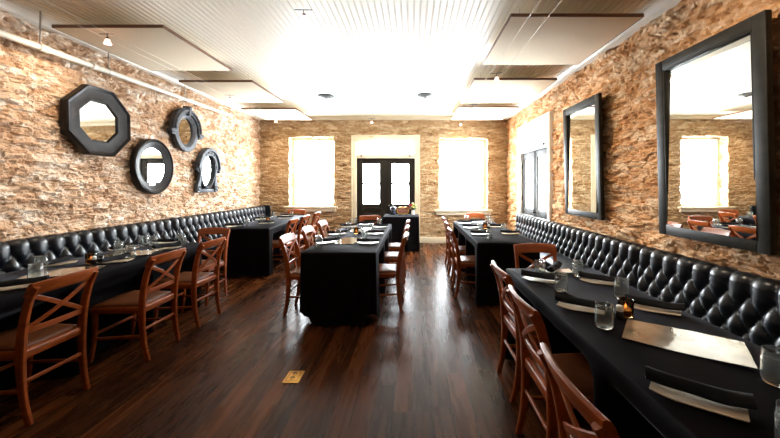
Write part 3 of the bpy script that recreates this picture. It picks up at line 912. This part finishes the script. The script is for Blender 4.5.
salt0 = pep0 = None
def shakers(xs, ys, xp, yp, where):
    global salt0, pep0
    ls, lp = 'small white-topped salt shaker ' + where, 'small black pepper shaker with white band ' + where
    if salt0 is None:
        salt0 = thing('salt_shaker', ls, 'shaker', (xs, ys, ZT), 0, 'salt shakers')
        obj('body', lathe(bmesh.new(), [(0, 0), (.017, 0), (.019, .003), (.018, .03), (.0165, .042), (0, .042)], 18), M['black_plastic'], salt0, angle=40)
        obj('cap', lathe(bmesh.new(), [(0, .041), (.0172, .041), (.018, .046), (.0175, .062), (.014, .068), (0, .070)], 18), M['white_plastic'], salt0, angle=40)
        pep0 = thing('pepper_shaker', lp, 'shaker', (xp, yp, ZT), 0, 'pepper shakers')
        obj('body', lathe(bmesh.new(), [(0, 0), (.016, 0), (.018, .003), (.0175, .028), (0, .028)], 18), M['black_plastic'], pep0, angle=40)
        obj('band', lathe(bmesh.new(), [(0, .0275), (.0176, .0275), (.0176, .048), (0, .048)], 18), M['white_plastic'], pep0, angle=40)
        obj('cap', lathe(bmesh.new(), [(0, .0475), (.0182, .0475), (.0182, .060), (.014, .067), (0, .069)], 18), M['black_plastic'], pep0, angle=40)
    else:
        dup(salt0, (xs, ys, ZT), 0, ls); dup(pep0, (xp, yp, ZT), 0, lp)

# --- near right table
T = 'on the near right table, '
GR = 'on the near right table'
setting(.905, 1.055, -42, T + 'nearest the camera', 3, GR)
setting(.935, 1.835, -36, T + 'second on the aisle side', 2, GR)
setting(.915, 2.375, -38, T + 'third on the aisle side', 2, GR)
setting(1.325, 1.815, -40, T + 'banquette side behind the candle', 2, GR)
setting(1.315, 2.325, -38, T + 'banquette side toward the far end', 2, GR)
setting(1.13, 2.62, -12, T + 'at its far end', 65, GR)
J = 'glass jar '
for x, y, w in ((.96, 2.50, T + 'back corner on the aisle side'), (.963, 2.145, T + 'aisle side between two napkins'), (1.25, 2.50, T + 'far end beside the banquette'),
                (1.272, 2.01, T + 'behind the candle'), (.926, 1.60, T + 'in front of the candle'), (1.262, 1.145, T + 'at the right picture edge by the menu'),
                (.985, .845, T + 'bottom right corner of the picture')):
    jar(x, y, J + w, 'glass jars ' + GR)
menu(1.184, 1.452, -37.5, 'large shiny laminated menu on the near right table, nearest the camera', 'laminated menus')
candle(1.118, 1.735, 'amber glass candle holder with lit candle on the near right table')
shakers(1.065, 1.70, 1.035, 1.735, 'beside the candle on the near right table')
# --- near left table
T = 'on the near left table, '; GR = 'on the near left table'
setting(-2.64, 2.21, 28, T + 'nearest the camera on the aisle side', 12, GR)
setting(-3.06, 2.84, 35, T + 'banquette side behind the frontmost jars', 62, GR)
setting(-2.66, 2.95, 12, T + 'middle of the aisle side by the candle', 75, GR)
setting(-3.08, 3.52, 15, T + 'banquette side beyond the second menu', 70, GR)
setting(-2.65, 3.56, 10, T + 'far corner on the aisle side', 60, GR)
setting(-2.93, 3.885, 0, T + 'at the far end beside the banquette', 0, GR)
for x, y, w in ((-2.745, 2.40, T + 'frontmost by the first menu'), (-3.0, 2.66, T + 'just behind the frontmost jar'), (-2.99, 3.35, T + 'banquette side in the middle'),
                (-2.68, 3.13, T + 'aisle side in the middle'), (-3.03, 3.72, T + 'left of a pair toward the far end'), (-2.92, 3.71, T + 'right one of the pair toward the far end'),
                (-2.69, 3.84, T + 'far corner on the aisle side')):
    jar(x, y, J + w, 'glass jars ' + GR)
menu(-2.74, 2.60, 25, 'laminated menu on the near left table, behind the nearest chair', 'laminated menus')
menu(-2.80, 3.31, 14, 'laminated menu on the near left table, second from the camera', 'laminated menus')
candle(-2.83, 2.90, 'amber glass candle holder with lit candle on the near left table')
shakers(-2.775, 2.87, -2.75, 2.91, 'beside the candle on the near left table')
# --- middle table
T = 'on the middle table, '; GR = 'on the middle table'
setting(-1.035, 3.91, 20, T + 'nearest on the left side', 10, GR)
setting(-1.05, 4.58, 15, T + 'middle of the left side', 8, GR)
setting(-1.05, 5.40, 15, T + 'farthest on the left side', 8, GR)
setting(-.53, 3.88, -14, T + 'nearest on the right side', 5, GR)
setting(-.54, 4.62, -12, T + 'middle of the right side', 5, GR)
setting(-.54, 5.36, -12, T + 'farthest on the right side', 5, GR)
setting(-.80, 5.70, 4, T + 'at its head near the black doors', 8, GR)
for x, y, w in ((-1.06, 3.72, T + 'nearest on the left side'), (-.985, 4.32, T + 'second on the left side'), (-1.0, 5.12, T + 'third on the left side'), (-1.01, 5.74, T + 'far left corner'),
                (-.62, 4.22, T + 'nearest on the right side'), (-.63, 4.90, T + 'second on the right side'), (-.585, 5.70, T + 'far right corner')):
    jar(x, y, J + w, 'glass jars ' + GR)
menu(-.79, 4.05, 80, 'laminated menu on the middle table, nearer one', 'laminated menus')
menu(-.80, 5.02, 84, 'laminated menu on the middle table, farther one toward the doors', 'laminated menus')
candle(-.80, 4.66, 'amber glass candle holder with lit candle on the middle table')
shakers(-.745, 4.62, -.735, 4.67, 'beside the candle on the middle table')
# --- far right table
T = 'on the far right table, '; GR = 'on the far right table'
setting(.93, 4.58, -12, T + 'nearest on the aisle side', 5, GR)
setting(.93, 5.28, -12, T + 'middle of the aisle side', 5, GR)
setting(.93, 5.92, -12, T + 'farthest on the aisle side', 5, GR)
setting(1.36, 4.62, -18, T + 'nearest on the banquette side', 4, GR)
setting(1.36, 5.38, -16, T + 'middle of the banquette side', 4, GR)
setting(1.20, 6.12, 0, T + 'at its head below the window', 6, GR)
for x, y, w in ((.995, 4.30, T + 'nearest on the aisle side'), (1.02, 5.05, T + 'second on the aisle side'), (1.36, 4.95, T + 'nearest on the banquette side'), (1.36, 5.74, T + 'second on the banquette side'),
                (1.0, 6.16, T + 'far corner on the aisle side'), (1.40, 6.12, T + 'far corner on the banquette side')):
    jar(x, y, J + w, 'glass jars ' + GR)
candle(1.14, 5.22, 'amber glass candle holder with lit candle on the far right table')
shakers(1.19, 5.18, 1.19, 5.25, 'beside the candle on the far right table')
# --- far left table
T = 'on the far left table, '; GR = 'on the far left table'
setting(-2.62, 5.90, 10, T + 'nearest on the aisle side', 45, GR)
setting(-2.66, 6.80, 10, T + 'farther on the aisle side', 10, GR)
setting(-2.96, 5.46, 15, T + 'nearest on the banquette side', 10, GR)
setting(-3.02, 6.60, 15, T + 'farther on the banquette side', 10, GR)
setting(-2.80, 7.32, 0, T + 'at its head below the window', 5, GR)
for x, y, w in ((-2.88, 5.70, T + 'nearest on the banquette side'), (-2.93, 6.40, T + 'middle of the banquette side'), (-2.98, 7.05, T + 'farther on the banquette side'), (-2.66, 7.24, T + 'far corner by the window')):
    jar(x, y, J + w, 'glass jars ' + GR)
candle(-2.74, 6.24, 'amber glass candle holder with lit candle on the far left table')

# --- service table
t = thing('lidded_jar', 'small blue glass jar with dark lid, left on the service table', 'jar', (-.46, 7.68, ZT))
obj('body', lathe(bmesh.new(), [(0, 0), (.055, 0), (.062, .008), (.064, .12), (.056, .145), (.05, .15), (.047, .15), (.052, .14), (.058, .12), (.056, .01), (0, .008)], 24), M['blue_glass'], t, angle=50)
obj('candle', lathe(bmesh.new(), [(0, .0085), (.03, .0085), (.03, .07), (.0, .075)], 16), M['orange'], t, angle=40)
obj('lid', lathe(bmesh.new(), [(0, .1505), (.07, .1505), (.072, .160), (.055, .178), (.02, .19), (.012, .205), (.018, .215), (0, .222)], 24), M['black_plastic'], t, angle=40)
t = thing('framed_plaque', 'eight-sided gold-rimmed plaque standing on the service table', 'plaque', (-.235, 7.70, ZT), 0)
def octo(bm, hw, hh, c, y0, y1, cz):
    P = [(-hw, -hh+c), (-hw+c, -hh), (hw-c, -hh), (hw, -hh+c), (hw, hh-c), (hw-c, hh), (-hw+c, hh), (-hw, hh-c)]
    A = [bm.verts.new((x, y0, cz+z)) for x, z in P]; B = [bm.verts.new((x, y1, cz+z)) for x, z in P]
    return A, B
b = bmesh.new(); A, B = octo(b, .145, .085, .05, -.015, .015, .092); A2, B2 = octo(b, .122, .064, .043, -.015, .015, .092)
for k in range(8):
    j = (k+1) % 8
    b.faces.new((A[k], A[j], A2[j], A2[k])); b.faces.new((B[j], B[k], B2[k], B2[j])); b.faces.new((A[j], A[k], B[k], B[j])); b.faces.new((A2[k], A2[j], B2[j], B2[k]))
bmesh.ops.recalc_face_normals(b, faces=b.faces[:])
obj('rim', b, M['brass'], t, smooth=False)
b = bmesh.new(); A, B = octo(b, .123, .065, .043, -.006, .006, .092); b.faces.new(A); b.faces.new(B[::-1])
for k in range(8): b.faces.new((A[(k+1) % 8], A[k], B[k], B[(k+1) % 8]))
bmesh.ops.recalc_face_normals(b, faces=b.faces[:])
obj('picture', b, M['plaque'], t, smooth=False)
b = bmesh.new(); box(b, -.09, -.06, -.03, .05, 0, .012, .003); box(b, .06, .09, -.03, .05, 0, .012, .003); obj('stand', b, M['black_plastic'], t)
t = thing('flower_vase', 'small white vase of pink and pale yellow flowers on the service table', 'vase', (.0, 7.66, ZT))
obj('vase', lathe(bmesh.new(), [(0, 0), (.035, 0), (.045, .02), (.046, .06), (.032, .095), (.034, .105), (.030, .105), (.028, .095), (.04, .06), (.038, .01), (0, .008)], 20), M['white_plastic'], t, angle=50)
def flower(bm, c, r, n, seed):
    rnd = random.Random(seed); c = Vector(c)
    for ring, (rr, tilt, cnt) in enumerate(((.25, 1.3, 4), (.6, .8, 6), (1.0, .25, n))):
        for i in range(cnt):
            a = 2*PI*(i + .5*ring)/cnt + rnd.uniform(-.1, .1)
            d = Vector((math.cos(a)*math.cos(tilt), math.sin(a)*math.cos(tilt), math.sin(tilt)))
            sd = Vector((-math.sin(a), math.cos(a), 0)); up = d.cross(sd)*-1
            L_ = r; w = r*.42
            v = [bm.verts.new(c + p) for p in (d*.05*r, d*L_*.5+sd*w+up*r*.12, d*L_+up*r*.05, d*L_*.5-sd*w+up*r*.12, d*L_*.5-up*r*.06)]
            bm.faces.new((v[0], v[1], v[4])); bm.faces.new((v[1], v[2], v[4])); bm.faces.new((v[2], v[3], v[4])); bm.faces.new((v[3], v[0], v[4]))
heads = [((-.055, -.01, .205), .045, 'pink'), ((-.085, -.02, .155), .04, 'pink'), ((.02, .0, .215), .05, 'yellow'), ((-.01, -.03, .165), .055, 'yellow'), ((.055, -.01, .165), .045, 'yellow'), ((.0, .02, .25), .045, 'ivory_petal'), ((.06, .02, .215), .04, 'ivory_petal'), ((-.03, -.03, .12), .035, 'pink')]
for i, (c, r_, m) in enumerate(heads):
    b = bmesh.new(); flower(b, c, r_, 9, i)
    fo = obj('flower', b, M[m], t)
    b = bmesh.new(); tube(b, [(0, 0, .02), (c[0]*.4, c[1]*.4, .10), (c[0], c[1], c[2])], .003, 6); obj('stem', b, M['leaf'], fo)
b = bmesh.new()
for i in range(12):
    a = 2*PI*i/12 + .2; rr = .05 + .03*(i % 3); z0 = .11; 
    p0 = Vector((.01*math.cos(a), .01*math.sin(a), .09)); d = Vector((math.cos(a), math.sin(a), .7 + .5*(i % 2))).normalized(); sd = Vector((-math.sin(a), math.cos(a), 0))
    v = [b.verts.new(p) for p in (p0, p0+d*rr*.8+sd*.016, p0+d*rr*1.6, p0+d*rr*.8-sd*.016)]
    b.faces.new(v)
obj('leaves', b, M['leaf'], t)

# ------------------------------------------------------------------ wall mirrors on the right wall
YAW = math.radians(-.75)
def tall_mirror(label, y0, y1, zb, zt):
    w = y1-y0; h = zt-zb; fw = .085; th = .045
    t = thing('framed_mirror', label, 'mirror', (XR-.03, (y0+y1)/2, zb), 0, 'tall framed mirrors')
    t.rotation_euler = (0, -math.asin(.036/h), 0)       # top leans out from the wall
    b = bmesh.new()
    for (a, c, d, e) in ((-w/2, -w/2+fw, 0, h), (w/2-fw, w/2, 0, h), (-w/2+fw, w/2-fw, 0, fw), (-w/2+fw, w/2-fw, h-fw, h)):
        box(b, -th, 0, a, c, d, e, .005)
    obj('frame', b, M['frame_green'], t)
    b = bmesh.new()
    k = .014
    for (a, c, d, e) in ((-w/2+fw, -w/2+fw+k, fw, h-fw), (w/2-fw-k, w/2-fw, fw, h-fw), (-w/2+fw, w/2-fw, fw, fw+k), (-w/2+fw, w/2-fw, h-fw-k, h-fw)):
        box(b, -th+.003, -.004, a, c, d, e, .003)
    obj('inner_bead', b, M['frame_green'], t)
    mg = obj('mirror_glass', boxm(-.004, .004, -w/2+fw-.004, w/2-fw+.004, -h/2+fw-.004, h/2-fw+.004), M['mirror'], t, smooth=False)
    mg.location = (-.026, 0, h/2); mg.rotation_euler = (0, math.asin(.036/h), YAW)      # the glass itself hangs plumb
    obj('backing', boxm(.010, .013, -w/2+.03, w/2-.03, .03, h-.03), M['black_plastic'], t, smooth=False)
    return t
tall_mirror('large dark-framed mirror nearest the camera on right wall', 2.075, 3.02, 1.008, 2.557)
tall_mirror('large dark-framed mirror between the white door and the nearest mirror', 3.945, 4.88, 1.028, 2.555)

# ------------------------------------------------------------------ mirrors on the left wall
XM = XL + .018
def ring_prof(t, name, prof, shape, m, n):
    """sweep a (scale-inset, depth) profile round a closed outline; shape(k, inset) -> (y, z)"""
    b = bmesh.new(); rows = []
    for (ins, dep) in prof: rows.append([b.verts.new((dep, *shape(k/n, ins))) for k in range(n)])
    grid_faces(b, rows, True); 
    grid_faces(b, [rows[-1], rows[0]], True)
    bmesh.ops.recalc_face_normals(b, faces=b.faces[:])
    return obj(name, b, m, t, angle=32)
def disc(t, name, dep, shape, ins, m, n, th=.006):
    b = bmesh.new(); A = [b.verts.new((dep, *shape(k/n, ins))) for k in range(n)]; B = [b.verts.new((dep-th, *shape(k/n, ins))) for k in range(n)]
    b.faces.new(A); b.faces.new(B[::-1])
    for k in range(n): b.faces.new((A[(k+1) % n], A[k], B[k], B[(k+1) % n]))
    bmesh.ops.recalc_face_normals(b, faces=b.faces[:])
    return obj(name, b, m, t, smooth=False)
def polar(ry, rz_):
    return lambda k, ins: ((ry-ins)*math.cos(2*PI*k), (rz_-ins)*math.sin(2*PI*k))
def octa(R):
    return lambda k, ins: ((R-ins/math.cos(PI/8)*1.0)*math.cos(2*PI*k+PI/8), (R-ins/math.cos(PI/8))*math.sin(2*PI*k+PI/8))

t = thing('octagonal_mirror', 'large eight-sided mirror in a wide dark frame on left wall', 'mirror', (XM, 3.95, 2.205))
t.rotation_euler = (0, math.radians(-1), 0)
ring_prof(t, 'frame', [(0, -.01), (0, .055), (.012, .068), (.028, .062), (.040, .050), (.120, .034), (.150, .040), (.165, .036), (.178, .020), (.178, -.01)], octa(.435), M['frame_black'], 8)
disc(t, 'mirror_glass', .018, octa(.435), .165, M['mirror'], 8)

t = thing('round_mirror', 'round mirror in a deep black domed frame, lower left of the left wall group', 'mirror', (XM, 4.775, 1.715))
ring_prof(t, 'frame', [(0, -.01), (0, .048), (.008, .060), (.020, .064), (.032, .058), (.038, .050), (.044, .054), (.085, .040), (.112, .026), (.124, .024), (.134, .014), (.134, -.01)], polar(.365, .40), M['frame_black'], 64)
disc(t, 'mirror_glass', .012, polar(.365, .40), .128, M['mirror'], 64)

def arc_bar(b, r0, r1, a0, a1, x0, x1, n=28, rz_=1.0):
    """flat curved bar in the y-z plane between two radii"""
    rows = []
    for i in range(n+1):
        a = a0+(a1-a0)*i/n
        rows.append([b.verts.new((x, r*math.cos(a), r*math.sin(a)*rz_)) for r, x in ((r0, x0), (r1, x0), (r1, x1-.012), (r1-.012, x1), (r0+.008, x1), (r0, x1-.008))])
    grid_faces(b, rows, True); b.faces.new(rows[0][::-1]); b.faces.new(rows[-1])
    bmesh.ops.recalc_face_normals(b, faces=b.faces[:])
    return b
t = thing('porthole_mirror', 'grey round mirror with hooded moulding and keystone, high on left wall', 'mirror', (XM, 5.45, 2.335))
sh = polar(.285, .335)
ring_prof(t, 'frame', [(0, -.01), (0, .05), (.008, .056), (.075, .056), (.082, .050), (.095, .045), (.115, .030), (.120, -.01)], sh, M['frame_zinc'], 56)
disc(t, 'mirror_glass', .012, sh, .112, M['mirror'], 56)
b = bmesh.new(); arc_bar(b, .255, .345, -.08, PI+.08, .0, .085, 36, 1.12); arc_bar(b, .285, .325, .0, PI, .08, .105, 36, 1.12)
obj('hood', b, M['frame_zinc'], t, angle=35)
for s in (-1, 1):
    b = bmesh.new(); box(b, 0, .09, min(s*.27, s*.40), max(s*.27, s*.40), -.055, -.005, .008); box(b, 0, .07, min(s*.28, s*.365), max(s*.28, s*.365), -.09, -.05, .008)
    obj('hood_end', b, M['frame_zinc'], t)
b = bmesh.new(); sweep(b, [(.05, 0, .26), (.06, 0, .41)], [(.055, .11), (.085, .13)], (0, 1, 0)); obj('keystone', b, M['frame_zinc'], t)

t = thing('scroll_mirror', 'grey oval mirror with scrolled hood and feet, lowest right on left wall', 'mirror', (XM, 6.03, 1.715))
t.rotation_euler = (0, math.radians(3.5), 0)
sh = polar(.235, .345)
ring_prof(t, 'frame', [(0, -.01), (0, .04), (.010, .055), (.030, .060), (.042, .052), (.05, .040), (.055, -.01)], polar(.225, .335), M['frame_zinc'], 56)
disc(t, 'mirror_glass', .012, polar(.225, .335), .050, M['mirror'], 56)
b = bmesh.new(); arc_bar(b, .215, .315, .12, PI-.12, .0, .065, 36, 1.25); arc_bar(b, .285, .335, .10, PI-.10, .0, .09, 36, 1.25)
obj('hood', b, M['frame_zinc'], t, angle=35)
for s in (-1, 1):
    b = bmesh.new(); pts = [(.045, s*(.315 - .0), .06), (.045, s*.335, .02), (.045, s*.325, -.02), (.045, s*.29, -.02), (.045, s*.285, .01), (.045, s*.305, .015)]
    tube(b, pts, [.03, .03, .028, .024, .02, .016], 10); obj('scroll', b, M['frame_zinc'], t)
    b = bmesh.new(); sweep(b, [(.03, s*.305, .10), (.03, s*.235, .02), (.03, s*.222, -.12), (.03, s*.25, -.28), (.03, s*.26, -.36)], [(.06, .05), (.06, .06), (.06, .06), (.06, .11), (.06, .13)], (1, 0, 0), sub=4)
    obj('side_bracket', b, M['frame_zinc'], t)
    b = bmesh.new(); lathe(b, [(0, 0), (.062, 0), (.066, .05), (.055, .066), (.035, .060), (.028, .070), (.012, .074), (0, .074)], 20, (0, s*.255, -.335), 'x'); obj('foot', b, M['frame_zinc'], t, angle=40)
    for k in range(2):
        a = PI/2 + s*(.18+.30*k)
        b = bmesh.new(); lathe(b, [(0, 0), (.020, 0), (.020, .072), (.012, .078), (0, .080)], 12, (0, .262*math.cos(a), .262*1.25*math.sin(a)), 'x'); obj('rosette', b, M['black_plastic'], t, angle=40)
b = bmesh.new(); box(b, 0, .05, -.26, .26, -.40, -.335, .01); obj('bottom_rail', b, M['frame_zinc'], t)

# ------------------------------------------------------------------ ceiling: acoustic panels, pipe, cable lights, vents
ZP = 3.00
def panel(label, x0, x1, y0, y1, grp):
    t = thing('acoustic_panel', label, 'ceiling panel', ((x0+x1)/2, (y0+y1)/2, ZP), 0, grp)
    hx, hy = (x1-x0)/2, (y1-y0)/2
    obj('fabric_face', boxm(-hx+.008, hx-.008, -hy+.008, hy-.008, .001, .029, .003), M['panel'], t)
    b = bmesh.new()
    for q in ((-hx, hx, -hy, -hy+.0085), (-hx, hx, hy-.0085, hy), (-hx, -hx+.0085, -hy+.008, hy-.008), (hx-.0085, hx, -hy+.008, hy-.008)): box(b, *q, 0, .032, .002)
    obj('edge_frame', b, M['panel_frame'], t)  # thin dark brown strip all round the panel rim
    for sx in (-1, 1):
        for sy in (-1, 1):
            h = bmesh.new(); tube(h, [(sx*(hx-.12), sy*(hy-.12), .028), (sx*(hx-.12), sy*(hy-.12), CEIL-ZP+.002)], .0022, 6); obj('hanger', h, M['steel'], t)
GP = 'ceiling panels on the left'; GQ = 'ceiling panels on the right'
panel('beige fabric ceiling panel on the left, nearest the camera', -3.56, -2.46, 3.25, 4.49, GP)
panel('beige fabric ceiling panel on the left, middle of three', -3.53, -2.42, 4.97, 6.22, GP)
panel('beige fabric ceiling panel on the left, farthest toward the window', -3.52, -2.40, 6.75, 7.88, GP)
panel('beige fabric ceiling panel on the left, overhead beyond the top of the picture', -3.58, -2.48, 1.50, 2.76, GP)
panel('beige fabric ceiling panel on the right, overhead beyond the top of the picture', .90, 2.13, 1.30, 2.56, GQ)
panel('beige fabric ceiling panel on the right, nearest the camera', .90, 2.13, 3.04, 4.27, GQ)
panel('beige fabric ceiling panel on the right, middle of three', .90, 2.13, 4.87, 6.24, GQ)
panel('beige fabric ceiling panel on the right, farthest toward the window', .90, 2.13, 6.62, 7.87, GQ)

XP = -3.66
t = thing('ceiling_pipe', 'long white pipe hung along the top of the left wall', 'pipe', (XP, 3.3, 2.80))
def zp(y): return (y-3.0)*.012
b = bmesh.new(); tube(b, [(0, y-3.3, zp(y)) for y in (YF+.02, 0, 2, 4, 6.65)], .030, 14); obj('pipe', b, M['pipe'], t)
for y in (1.6, 3.27, 3.80, 6.6):
    b = bmesh.new(); lathe(b, [(.028, -.045), (.037, -.045), (.040, -.035), (.037, -.028), (.037, .028), (.040, .035), (.037, .045), (.028, .045)], 16, (0, y-3.3, zp(y)), 'y'); obj('coupling', b, M['pipe'], t, angle=40)
for y in (1.2, 3.24, 3.97, 5.3):
    b = bmesh.new(); tube(b, [(0, y-3.3, zp(y)+.028), (0, y-3.3, CEIL-2.80+.002)], .007, 8); 
    lathe(b, [(.031, -.012), (.036, -.012), (.036, .012), (.031, .012)], 14, (0, y-3.3, zp(y)), 'y')
    obj('hanger', b, M['steel'], t, angle=40)

ZC = 2.95
def cable_pair(label, xa, xb, y0, y1, z=ZC):
    t = thing('light_cable', label, 'cable', (0, (y0+y1)/2, z), 0, 'pairs of low-voltage light cables')
    for x in (xa, xb):
        b = bmesh.new(); h = (y1-y0)/2; tube(b, [(x, -h, 0), (x, 0, -.006), (x, h, 0)], .0018, 6); c = obj('cable', b, M['cable'], t)
cable_pair('pair of thin light cables strung below the left ceiling panels', -3.13, -3.0, YF, YB-.02)
cable_pair('pair of thin light cables strung over the middle of the room', -1.03, -.87, YF, YB-.02, 2.97)
cable_pair('pair of thin light cables strung below the right ceiling panels', 1.03, 1.20, YF, YB-.02)

spot0 = None
def spot(x, y, z, label, aim=(0, 0), energy=6):
    global spot0
    if spot0 is None:
        spot0 = thing('cable_spotlight', label, 'lamp', (x, y, z), 0, 'small cable spotlights')
        b = bmesh.new(); tube(b, [(-.075, 0, .003), (.075, 0, .003)], .004, 6); obj('cross_bar', b, M['dark_metal'], spot0)
        b = bmesh.new(); tube(b, [(0, 0, .003), (.006, 0, -.035)], .004, 6); lathe(b, [(0, -.032), (.014, -.032), (.016, -.05), (0, -.05)], 12, (.006, 0, 0)); obj('arm', b, M['dark_metal'], spot0, angle=40)
        b = lathe(bmesh.new(), [(.012, -.046), (.017, -.050), (.034, -.098), (.0325, -.098), (.015, -.052), (.011, -.048)], 18, (.006, 0, 0)); obj('glass_shade', b, M['lamp_shade'], spot0, angle=50)
        b = lathe(bmesh.new(), [(0, -.051), (.012, -.055), (.022, -.088), (.012, -.096), (0, -.098)], 14, (.006, 0, 0)); obj('bulb', b, M['lamp'], spot0)
        t = spot0
    else: t = dup(spot0, (x, y, z), random.uniform(-.3, .3), label)
    l = bpy.data.lights.new('spot_beam', 'SPOT'); l.energy = energy; l.color = (1, .80, .58); l.spot_size = math.radians(120); l.spot_blend = .8; l.shadow_soft_size = .03
    o = bpy.data.objects.new('spot_beam', l); C.objects.link(o); o.location = (x+.006, y, z-.105); o.rotation_euler = (aim[0], aim[1], 0)
B_ = 'small glowing cable spotlight '
spot(-3.07, 3.31, ZC+.012, B_ + 'on the left cables, nearest the camera', (0, .75), 28)
spot(-3.06, 5.50, ZC-.005, B_ + 'on the left cables, under the middle panel', (0, .75), 16)
spot(-3.06, 7.35, ZC-.003, B_ + 'on the left cables, by the left window', (.5, 0), 25)
spot(-.95, 2.86, 2.965, B_ + 'on the middle cables, near the top of the picture', (0, 0), 15)
spot(-.95, 7.55, 2.967, B_ + 'on the middle cables, above the black doors', (.5, 0), 25)
spot(1.115, 4.42, ZC-.005, B_ + 'on the right cables, nearest the camera', (0, -.75), 28)
spot(1.115, 6.19, ZC-.005, B_ + 'on the right cables, between two panels', (0, -.75), 16)
spot(1.115, 7.75, ZC-.003, B_ + 'on the right cables, by the right window', (.5, 0), 25)
spot(-3.07, 1.35, ZC-.005, B_ + 'added unseen on the left cables to brighten the near wall', (0, .75), 34)  # extra lamp out of view, added to brighten the near left wall
spot(1.115, 2.15, ZC-.005, B_ + 'added unseen on the right cables to brighten the near wall', (0, -.75), 40)  # its counterpart, likewise added out of view for the near right wall

for x, y, w in ((-1.66, 6.30, 'left'), (.23, 6.25, 'right')):
    t = thing('ceiling_diffuser', 'round grey cone-shaped ceiling diffuser, ' + w + ' of the two', 'vent', (x, y, CEIL))
    obj('outer_cone', lathe(bmesh.new(), [(.155, .002), (.16, -.006), (.145, -.016), (.11, -.03), (.105, -.026), (.14, -.008), (.145, .002)], 28), M['grey'], t, angle=40)
    obj('inner_cone', lathe(bmesh.new(), [(0, .002), (.09, .002), (.095, -.028), (.06, -.044), (.022, -.052), (.014, -.066), (0, -.068)], 28), M['grey'], t, angle=40)

# floor outlet plate
t = thing('floor_outlet', 'polished brass floor outlet plate set in the dark boards', 'outlet', (-.90, 2.49, 0))
b = bmesh.new(); box(b, -.06, .06, -.078, .078, 0, .006, .003); obj('plate', b, M['brass'], t)
b = bmesh.new()
for q in ((-.042, .042, -.060, -.057), (-.042, .042, .057, .060), (-.042, -.039, -.060, .060), (.039, .042, -.060, .060)): box(b, *q, .0055, .0075, .0006)
obj('raised_border', b, M['panel_frame'], t)
for s in (-1, 1):
    b = bmesh.new(); lathe(b, [(0, .0055), (.019, .0055), (.019, .009), (.016, .010), (0, .010)], 20, (0, s*.026, 0)); k = obj('socket_cover', b, M['brass'], t, angle=40)
    b = bmesh.new()
    arc = [(.013*math.cos(a), s*.026 - .004 + .015*math.sin(a), .0105) for a in np.linspace(.1, PI-.1, 9)]
    tube(b, arc, .0055, 6); box(b, -.004, .004, s*.026-.016, s*.026-.008, .0098, .0118, .001)
    obj('socket_slot', b, M['black_plastic'], k)

# ------------------------------------------------------------------ light
w = bpy.data.worlds.new('daylight'); S.world = w; w.use_nodes = True
bg = w.node_tree.nodes['Background']; bg.inputs['Color'].default_value = (.88, .95, 1.0, 1); bg.inputs['Strength'].default_value = 22
def portal(loc, rot, sx, sy):
    l = bpy.data.lights.new('daylight_portal', 'AREA'); l.shape = 'RECTANGLE'; l.size = sx; l.size_y = sy; l.cycles.is_portal = True
    o = bpy.data.objects.new('daylight_portal', l); C.objects.link(o); o.location = loc; o.rotation_euler = rot
for wd in (WIN1, WIN2, DOOR):
    portal(((wd[0]+wd[1])/2, YB+.36, (wd[2]+wd[3])/2), (-PI/2, 0, 0), wd[1]-wd[0]+.1, wd[3]-wd[2]+.1)
portal((XR+.36, (RDOOR[0]+RDOOR[1])/2, 1.33), (0, PI/2, 0), 2.7, RDOOR[1]-RDOOR[0]+.1)

# ------------------------------------------------------------------ camera and view
cd = bpy.data.cameras.new('camera'); cam = bpy.data.objects.new('camera', cd); C.objects.link(cam)
cam.location = (0, 0, EYE); cam.rotation_euler = (PI/2, 0, 0)
cd.sensor_width = 36; cd.lens = 330/780*36; cd.shift_x = -23/780; cd.shift_y = -34/780; cd.clip_start = .05
S.camera = cam
vs = S.view_settings; vs.view_transform = 'Standard'; vs.look = 'None'; vs.exposure = 1.3; vs.gamma = 1; vs.use_curve_mapping = False
S.cycles.use_denoising = True; S.cycles.use_adaptive_sampling = False
S.cycles.max_bounces = 12; S.cycles.diffuse_bounces = 6; S.cycles.glossy_bounces = 5; S.cycles.transmission_bounces = 10; S.cycles.transparent_max_bounces = 12
S.cycles.sample_clamp_indirect = 8; S.cycles.caustics_reflective = False
